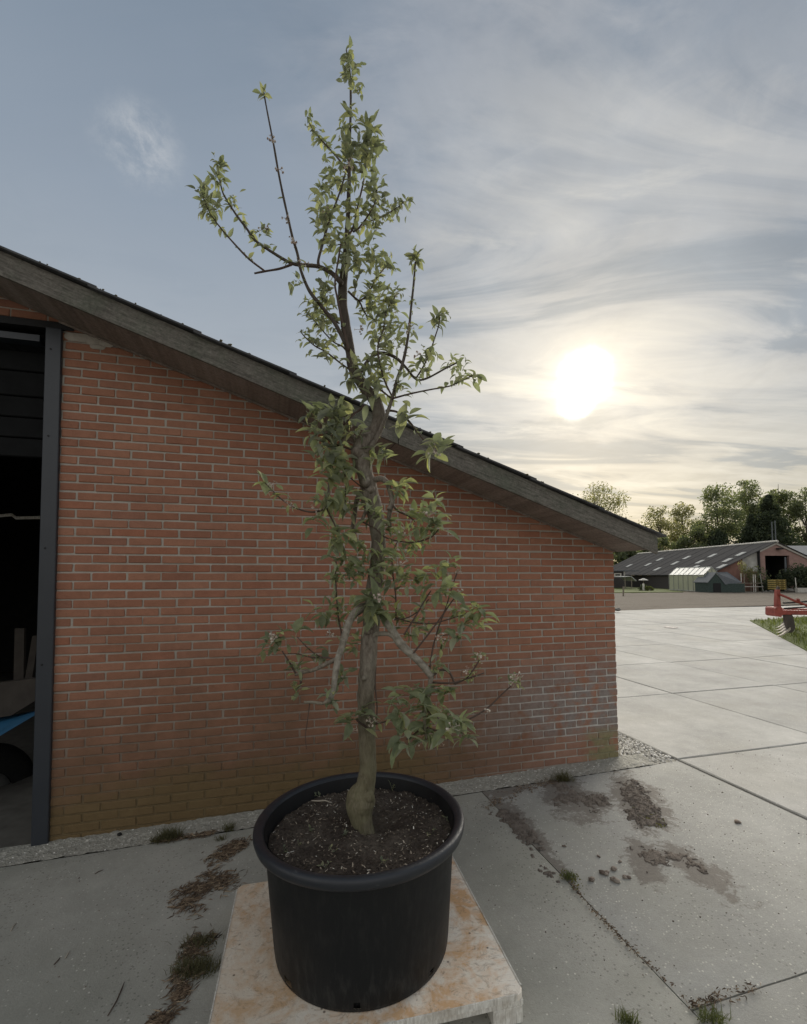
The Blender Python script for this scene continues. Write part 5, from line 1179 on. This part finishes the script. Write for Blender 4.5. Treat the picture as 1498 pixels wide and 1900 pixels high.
def addleaf(p, d, L):
    d = d.normalized(); up = Vector((rt.uniform(-.5, .5), rt.uniform(-.5, .5), 1)); y = up.cross(d)
    if y.length < .05: y = Vector((1, 0, 0)).cross(d)
    y.normalize(); z = d.cross(y); Mx = Matrix((d, y, z)).transposed().to_4x4(); Mx = Matrix.Translation(p) @ Mx @ Matrix.Diagonal((L, L * rt.uniform(.85, 1.1), L, 1))
    leaves.append((L * rt.uniform(.85, 1.15) / p.y, Mx, rt.randrange(len(LV))))
for x, y, sp, n, lp, dep in CL:
    c = at(x, y, TY + dep); s_ = sp / F * c.y; L = lp / F * c.y * (.74 if y < 730 else .92)
    for k in range(int(n * (1.8 if y > 760 else 2.0) + .5)):
        o = Vector((rt.gauss(0, .46), rt.gauss(0, .55), rt.gauss(0, .40))) * s_
        d = Vector((rt.gauss(0, 1), rt.gauss(0, 1), rt.gauss(.22, .75))) + o / max(s_, .01) * .8
        addleaf(c + o, d, L * rt.uniform(.66, 1.14))
for C_, dens, lp, pts in B:
    tot = sum((C_[i + 1] - C_[i]).length for i in range(len(C_) - 1)) * F / TY
    for k in range(int(tot / 100 * dens * 1.4)):
        t = rt.uniform(.12, 1) * (len(C_) - 2); i = int(t); p = C_[i].lerp(C_[i + 1], t - i); tg = (C_[i + 1] - C_[i]).normalized()
        d = Vector((rt.gauss(0, 1), rt.gauss(0, 1), rt.gauss(.1, .8))) + tg * .6
        addleaf(p, d, lp / F * TY * rt.uniform(.45, 1.1))
leaves.sort(key=lambda q: -q[0])
isyoung = lambda Mx: Mx.translation.z < 2.35 + .25 * noise.noise(Mx.translation * 3)
for _, Mx, k in leaves[:300]:
    o = link('leaf', (LMY if isyoung(Mx) else LME)[k], tree); Ml = Matrix.Translation(-wl(tree)) @ Mx; o.matrix_local = Ml
for yg, mt in ((True, M_young), (False, M_leaf)):
    m = MB()
    for _, Mx, k in leaves[300:]:
        if isyoung(Mx) == yg: m.add([Mx @ v for v in LV[k].v], LV[k].f)
    m.build('leaf', mt, tree, True, kind='stuff')
# small clusters of pink and cream blossom
def blossom(x, y, dep, n, s_):
    mb = MB(); c = at(x, y, TY + dep); q = s_ / F * c.y
    for k in range(n):
        d = Vector((rt.gauss(0, 1), rt.gauss(0, 1), rt.gauss(.4, .8))).normalized(); p = c + d * q * rt.uniform(.5, 1.1)
        mb.tube([c, c.lerp(p, .6) + Vector((0, 0, .002)), p], .0010, 4)
        if rt.random() < .55:
            e = d.orthogonal().normalized(); f_ = d.cross(e)
            for j in range(5):
                a = 2 * pi * j / 5; r = e * cos(a) + f_ * sin(a); t_ = f_ * cos(a) - e * sin(a); L = .0072
                mb.add([p, p + r * L * .6 + t_ * L * .45 + d * .003, p + r * L + d * .005, p + r * L * .6 - t_ * L * .45 + d * .003], [(0, 1, 2, 3)])
        else: mb.rock(p, .0048, 1.1, k)
    mb.build('blossom', M_petal, tree)
for q in ((508, 1188, -.16, 12, 12), (957, 1262, -.12, 14, 15), (905, 1322, -.18, 5, 7), (890, 1220, -.07, 9, 10), (868, 1247, -.07, 5, 10), (850, 1063, .08, 7, 8), (854, 1101, .02, 7, 8), (818, 1186, -.08, 9, 11), (504, 905, -.17, 7, 12), (538, 940, -.16, 6, 12), (585, 946, -.12, 6, 9), (652, 1358, -.12, 9, 12), (690, 1342, -.1, 8, 11), (838, 1352, -.32, 10, 14), (776, 1380, -.25, 6, 10), (815, 1375, -.25, 6, 10), (505, 262, -.21, 7, 10), (520, 314, -.2, 4, 8), (530, 405, -.17, 7, 9), (543, 452, -.15, 9, 11), (562, 490, -.1, 9, 12), (490, 424, .08, 8, 11), (668, 612, -.02, 8, 12), (648, 306, -.08, 9, 14), (606, 396, -.08, 7, 12), (758, 612, -.15, 7, 11), (700, 1112, -.2, 9, 12), (745, 988, -.1, 8, 12), (612, 1180, -.03, 6, 10), (745, 1048, -.08, 8, 12), (795, 960, -.16, 8, 14), (806, 838, -.2, 7, 14), (775, 660, -.14, 6, 9), (720, 480, .1, 6, 10)): blossom(*q)

# ================================================================== SMALL THINGS ON THE GROUND AND IN THE POT
def seedling(x, y, h, k, label, grp='seedlings in the potting soil', mt=M_leaf, name='seedling', cat='seedling'):
    p = Vector((x, y, soilz(x, y))); mb = MB(); r2 = random.Random(k)
    for s_ in range(r2.randint(1, 3)):
        t = p + Vector((r2.uniform(-.02, .02), r2.uniform(-.02, .02), h * r2.uniform(.6, 1)))
        mb.tube([p, p.lerp(t, .5) + Vector((r2.uniform(-.004, .004), 0, 0)), t], .0012, 4)
        for j in range(r2.randint(3, 6)):
            q = p.lerp(t, r2.uniform(.4, 1)); d = Vector((r2.gauss(0, 1), r2.gauss(0, 1), r2.gauss(.4, .5))).normalized(); sd = d.cross(Vector((0, 0, 1))).normalized(); L = r2.uniform(.010, .022)
            mb.add([q, q + d * L * .5 + sd * L * .28, q + d * L, q + d * L * .5 - sd * L * .28], [(0, 1, 2, 3)])
    tag(mb.build(name, mt, origin=p), label, cat, grp)
for k, (px, py, h, lb) in enumerate(((738, 1452, .055, 'seedling with two tall pale leaves behind the stem of the potted tree'), (814, 1487, .03, 'small seedling by the right inner wall of the pot'), (833, 1525, .04, 'leafy seedling close to the right rim of the pot'), (803, 1548, .04, 'seedling with narrow leaves right of the hollow in the soil'), (797, 1560, .025, 'low seedling at the front right of the soil'), (580, 1546, .03, 'round green seedling left of the stem foot'), (640, 1555, .03, 'mossy seedling in front of the stem foot'), (619, 1576, .02, 'flat two leaved seedling at the front of the soil'), (556, 1565, .045, 'tall forked seedling at the left of the soil'), (532, 1575, .03, 'bright seedling near the left rim of the pot'), (583, 1470, .02, 'grassy seedling at the back left rim of the pot'), (604, 1608, .02, 'small seedling against the front wall of the pot'), (712, 1605, .02, 'tiny seedling at the front right inside the pot'))):
    p = atz(px, py, .65); r = Vector((p.x - PC.x, p.y - PC.y)); 
    if r.length > .40: r *= .40 / r.length
    seedling(PC.x + r.x, PC.y + r.y, h, k, lb)

def mud(name, pxpoly, hmax, seed, label=None, thr=.0, mt=M_mud, cell=.011):
    poly = [gp(x, y) for x, y in pxpoly]; x0 = min(p.x for p in poly); x1 = max(p.x for p in poly); y0 = min(p.y for p in poly); y1 = max(p.y for p in poly)
    nx, ny = int((x1 - x0) / cell) + 1, int((y1 - y0) / cell) + 1; mb = MB(); idx = {}; vs_ = []
    def h(x, y):
        e = min(.10, edgedist((x, y), poly)) / .10
        q = Vector((x * 6, y * 6, seed)); v = noise.noise(q * 1.3) * .8 + noise.noise(q * 3.6) * .9 + noise.noise(q * 9) * .7
        return (e * 1.15 - .62 + v * .80 - thr) * hmax
    H = [[h(x0 + i * cell, y0 + j * cell) for i in range(nx + 1)] for j in range(ny + 1)]; fs = []
    for j in range(ny):
        for i in range(nx):
            if max(H[j][i], H[j][i + 1], H[j + 1][i], H[j + 1][i + 1]) <= 0: continue
            f_ = []
            for a, b in ((i, j), (i + 1, j), (i + 1, j + 1), (i, j + 1)):
                if (a, b) not in idx:
                    x, y = x0 + a * cell, y0 + b * cell; idx[a, b] = len(vs_)
                    vs_.append((x, y, gz(x, y) + (.003 + min(H[b][a], hmax) * (1 + .5 * noise.noise(Vector((x * 60, y * 60, 0)))) if H[b][a] > 0 else -.004)))
                f_.append(idx[a, b])
            fs.append(f_)
    mb.add(vs_, fs)
    r2 = random.Random(seed)
    for k in range(int(abs(x1 - x0) * abs(y1 - y0) * 1500)):
        x, y = r2.uniform(x0 - .05, x1 + .05), r2.uniform(y0 - .05, y1 + .05); hh = h(x, y)
        if hh < -hmax * .35 or (hh < 0 and r2.random() > .25): continue
        mb.rock((x, y, gz(x, y) + max(0, hh) + .003), r2.uniform(.0015, .0055) * (1.5 if r2.random() > .9 else 1), .75, k)
    c = sum((Vector(p) for p in poly), Vector()) / len(poly)
    o = mb.build(name, mt, None, False, 'stuff', c); return o
mud('soil_heap', [(1010, 1440), (1060, 1436), (1075, 1462), (1130, 1470), (1150, 1488), (1110, 1520), (1070, 1500), (1020, 1502)], .013, 3, thr=.26)
mud('soil_heap', [(1132, 1444), (1190, 1446), (1245, 1500), (1252, 1540), (1200, 1545), (1150, 1520), (1140, 1480)], .017, 7, thr=.20)
mud('soil_heap', [(898, 1508), (930, 1482), (985, 1512), (1030, 1562), (1048, 1598), (1000, 1590), (950, 1560)], .009, 12, thr=.32)
mud('soil_heap', [(1152, 1570), (1200, 1562), (1290, 1572), (1380, 1660), (1330, 1640), (1260, 1612), (1210, 1640)], .008, 19, thr=.34)
mud('soil_heap', [(965, 1560), (1010, 1590), (1060, 1625), (1030, 1650), (985, 1620)], .006, 23, thr=.36)
# clods of earth
for k, (px, py, r, lb) in enumerate(((1098, 1632, .026, 'flat dark clod of earth, leftmost of the loose clods'), (1122, 1622, .032, 'knobbly clod of earth in the middle of the loose clods'), (1142, 1614, .028, 'upper dark clod of earth behind the knobbly one'), (1140, 1634, .030, 'lowest broken clod of earth beside the knobbly one'), (1164, 1629, .022, 'round clod of earth, rightmost of the loose clods'), (1111, 1590, .014, 'small pebble sized clod above the group of clods'), (1152, 1600, .015, 'small clod beside the large mud stain'), (1046, 1570, .014, 'dark pebble at the tip of the long mud heap'), (1368, 1526, .026, 'flat dark dropping alone on the pale concrete'))):
    p = gp(px, py); mb = MB()
    for j in range(4): mb.rock(p + Vector((R(-.5, .5) * r, R(-.4, .4) * r, r * .22)), r * R(.45, .75), .5, k * 7 + j)
    tag(mb.build('soil_clod', M_crumb, None, True, None, p), lb, 'clod', 'clods of earth on the concrete')
# loose grit everywhere on the apron
m = MB()
for k in range(1500):
    u, v = R(-6, 1.6), -abs(R(0, 1)) ** 1.3 * 4.0; p = W(u, v, 0)
    m.rock((p.x, p.y, gz(p.x, p.y) + .001), R(.0012, .0042) * (1.5 if R(0, 1) > .93 else 1), .7, k)
m.build('grit', M_crumb, None, kind='stuff')
m = MB(); k = 0
while k < 2600:
    u, v = R(.0, .47), R(-.21, 2.2)
    if v > .75 and R(0, 1) > .5: continue
    if v < -.05 and R(0, 1) > (v + .23) / .18: continue
    p = W(u, v, 0); m.rock((p.x, p.y, gz(p.x, p.y) - .012 + R(0, .012)), R(.005, .013), .75, k); k += 1
for k in range(700):
    u, v = R(-4.7, .2), R(-.20, -.01); p = W(u, v, 0); m.rock((p.x, p.y, agg((u + 4.72) / 4.95, (v + .204) / .207).z - .001), R(.0025, .006), .6, k)
m.build('gravel', M_gravel, None, kind='stuff')
m = MB(); vs_ = [W(u, v, 0) for u, v in ((-.0, -.2), (.465, -.2), (.465, 8.5), (-.0, 8.5))]; m.add([Vector((p.x, p.y, gz(p.x, p.y) - .012)) for p in vs_], [(0, 1, 2, 3)])
o = m.build('gravel_bed', M_agg); o['kind'] = 'structure'
# dry litter: drifts of needles and husks
def litter(path, wpx, n, mt=M_litter, L=(.008, .035), name='dry_litter'):
    pts = [gp(x, y) for x, y in path]; mb = MB()
    for k in range(n):
        i = random.randrange(len(pts) - 1); t = R(0, 1); c = pts[i].lerp(pts[i + 1], t); q = Vector((random.gauss(0, 1), random.gauss(0, 1), 0)) * (wpx / F * c.y * .75)
        x, y = c.x + q.x, c.y + q.y
        if noise.noise(Vector((x * 11, y * 11, 2))) < -.12 and R(0, 1) < .8: continue
        a = random.gauss(.6, .9); l = R(*L); d = Vector((cos(a), sin(a), R(-.1, .25))) * l; s_ = Vector((-sin(a), cos(a), R(-.5, .5))) * R(.0007, .0020); z = Vector((x, y, gz(x, y) + R(.001, .010)))
        mb.add([z - d - s_, z + s_ + Vector((0, 0, .003)), z + d, z - s_ * 2], [(0, 1, 2, 3)])
    mb.build(name, mt, None, kind='stuff', origin=pts[0])
litter([(398, 1600), (425, 1578), (448, 1566)], 14, 750)
litter([(335, 1680), (362, 1655), (395, 1625), (430, 1640)], 17, 700)
litter([(362, 1690), (345, 1660), (410, 1650)], 18, 380)
litter([(375, 1740), (352, 1780), (340, 1830)], 15, 900)
litter([(340, 1835), (320, 1875), (285, 1905)], 11, 480)
litter([(1060, 1640), (1100, 1690), (1160, 1750), (1230, 1815), (1290, 1870)], 4, 380, L=(.003, .012))
litter([(1280, 1868), (1340, 1850), (1400, 1836)], 9, 320, L=(.004, .016))
litter([(300, 1560), (350, 1552), (400, 1546)], 6, 400)
litter([(900, 1500), (960, 1470), (1030, 1448)], 10, 500, L=(.004, .014))
def moss(px, py, rx, n, name='moss', mt=M_moss):
    c = gp(px, py); mb = MB()
    for k in range(n):
        x, y = c.x + random.gauss(0, 1) * rx, c.y + random.gauss(0, 1) * rx * 1.3; mb.rock((x, y, gz(x, y) + .004), R(.0015, .0055), .7, k)
    mb.build(name, mt, None, kind='stuff', origin=c)
moss(1216, 1526, .03, 200); moss(1195, 1512, .04, 120); moss(1056, 1626, .02, 70); moss(1072, 1645, .02, 30)
def tuft(px, py, n, h, rx, lb, mt=M_grass, grp='grass tufts in the joints of the concrete'):
    c = gp(px, py); mb = MB()
    for k in range(n):
        x, y = c.x + random.gauss(0, 1) * rx, c.y + random.gauss(0, 1) * rx * .6; blade(mb, Vector((x, y, gz(x, y))), h * R(.3, .9), R(.0010, .0024), h * R(.3, 1.1))
    tag(mb.build('grass_tuft', mt, None, False, None, c), lb, 'grass tuft', grp)
tuft(315, 1556, 420, .075, .035, 'dark bushy weed tuft at the foot of the brick wall', M_drygrass)
tuft(290, 1562, 120, .04, .025, 'low dark weed beside the bushy tuft at the wall', M_drygrass)
tuft(424, 1540, 90, .06, .018, 'thin weed tuft in the aggregate strip left of the pot', M_drygrass)
tuft(410, 1558, 60, .04, .02, 'sparse weed above the first drift of dry litter', M_drygrass)
tuft(362, 1800, 520, .045, .045, 'greenish grass clump in the litter beside the pallet', M_drygrass)
tuft(372, 1752, 220, .04, .04, 'small grass clump at the head of the litter beside the pallet', M_drygrass)
tuft(1044, 1448, 260, .085, .04, 'grass tuft on the soil heap by the brick wall', M_drygrass)
tuft(1056, 1628, 160, .03, .022, 'short green tuft in the crack between the concrete slabs')
tuft(1165, 1896, 110, .040, .018, 'bright grass tuft at the lower edge, left of the pair')
tuft(1322, 1894, 170, .045, .024, 'bright grass tuft at the lower edge, right of the pair')
for q, lb in ((((176, 1622), (182, 1618), (192, 1614)), 'short dark twig on the concrete near the door post'), (((100, 1790), (108, 1782), (112, 1776)), 'small dark leaf scrap on the concrete'), (((200, 1885), (216, 1858), (226, 1835), (231, 1822)), 'long thin curved twig on the concrete at the lower left'), (((20, 1728), (24, 1720), (31, 1712)), 'pale grass stalk on the concrete at the left edge'), (((121, 1778), (126, 1770), (130, 1765)), 'pale chip on the concrete by the leaf scrap')):
    pp = [gp(x, y, .004) for x, y in q]; mb = MB(); mb.tube(pp, [.0022] + [.0028] * (len(pp) - 2) + [.001], 5)
    tag(mb.build('twig', M_worn if 'pale' in lb else M_twig, None, True, None, pp[0]), lb, 'twig', 'twigs on the concrete')
# black pebble at the foot of the wall
p = gp(222, 1548, .02); m = MB(); m.rock(p, .017, .6, 3); tag(m.build('pebble', M_black, None, True, None, p), 'black pebble on the aggregate strip at the foot of the wall', 'pebble')
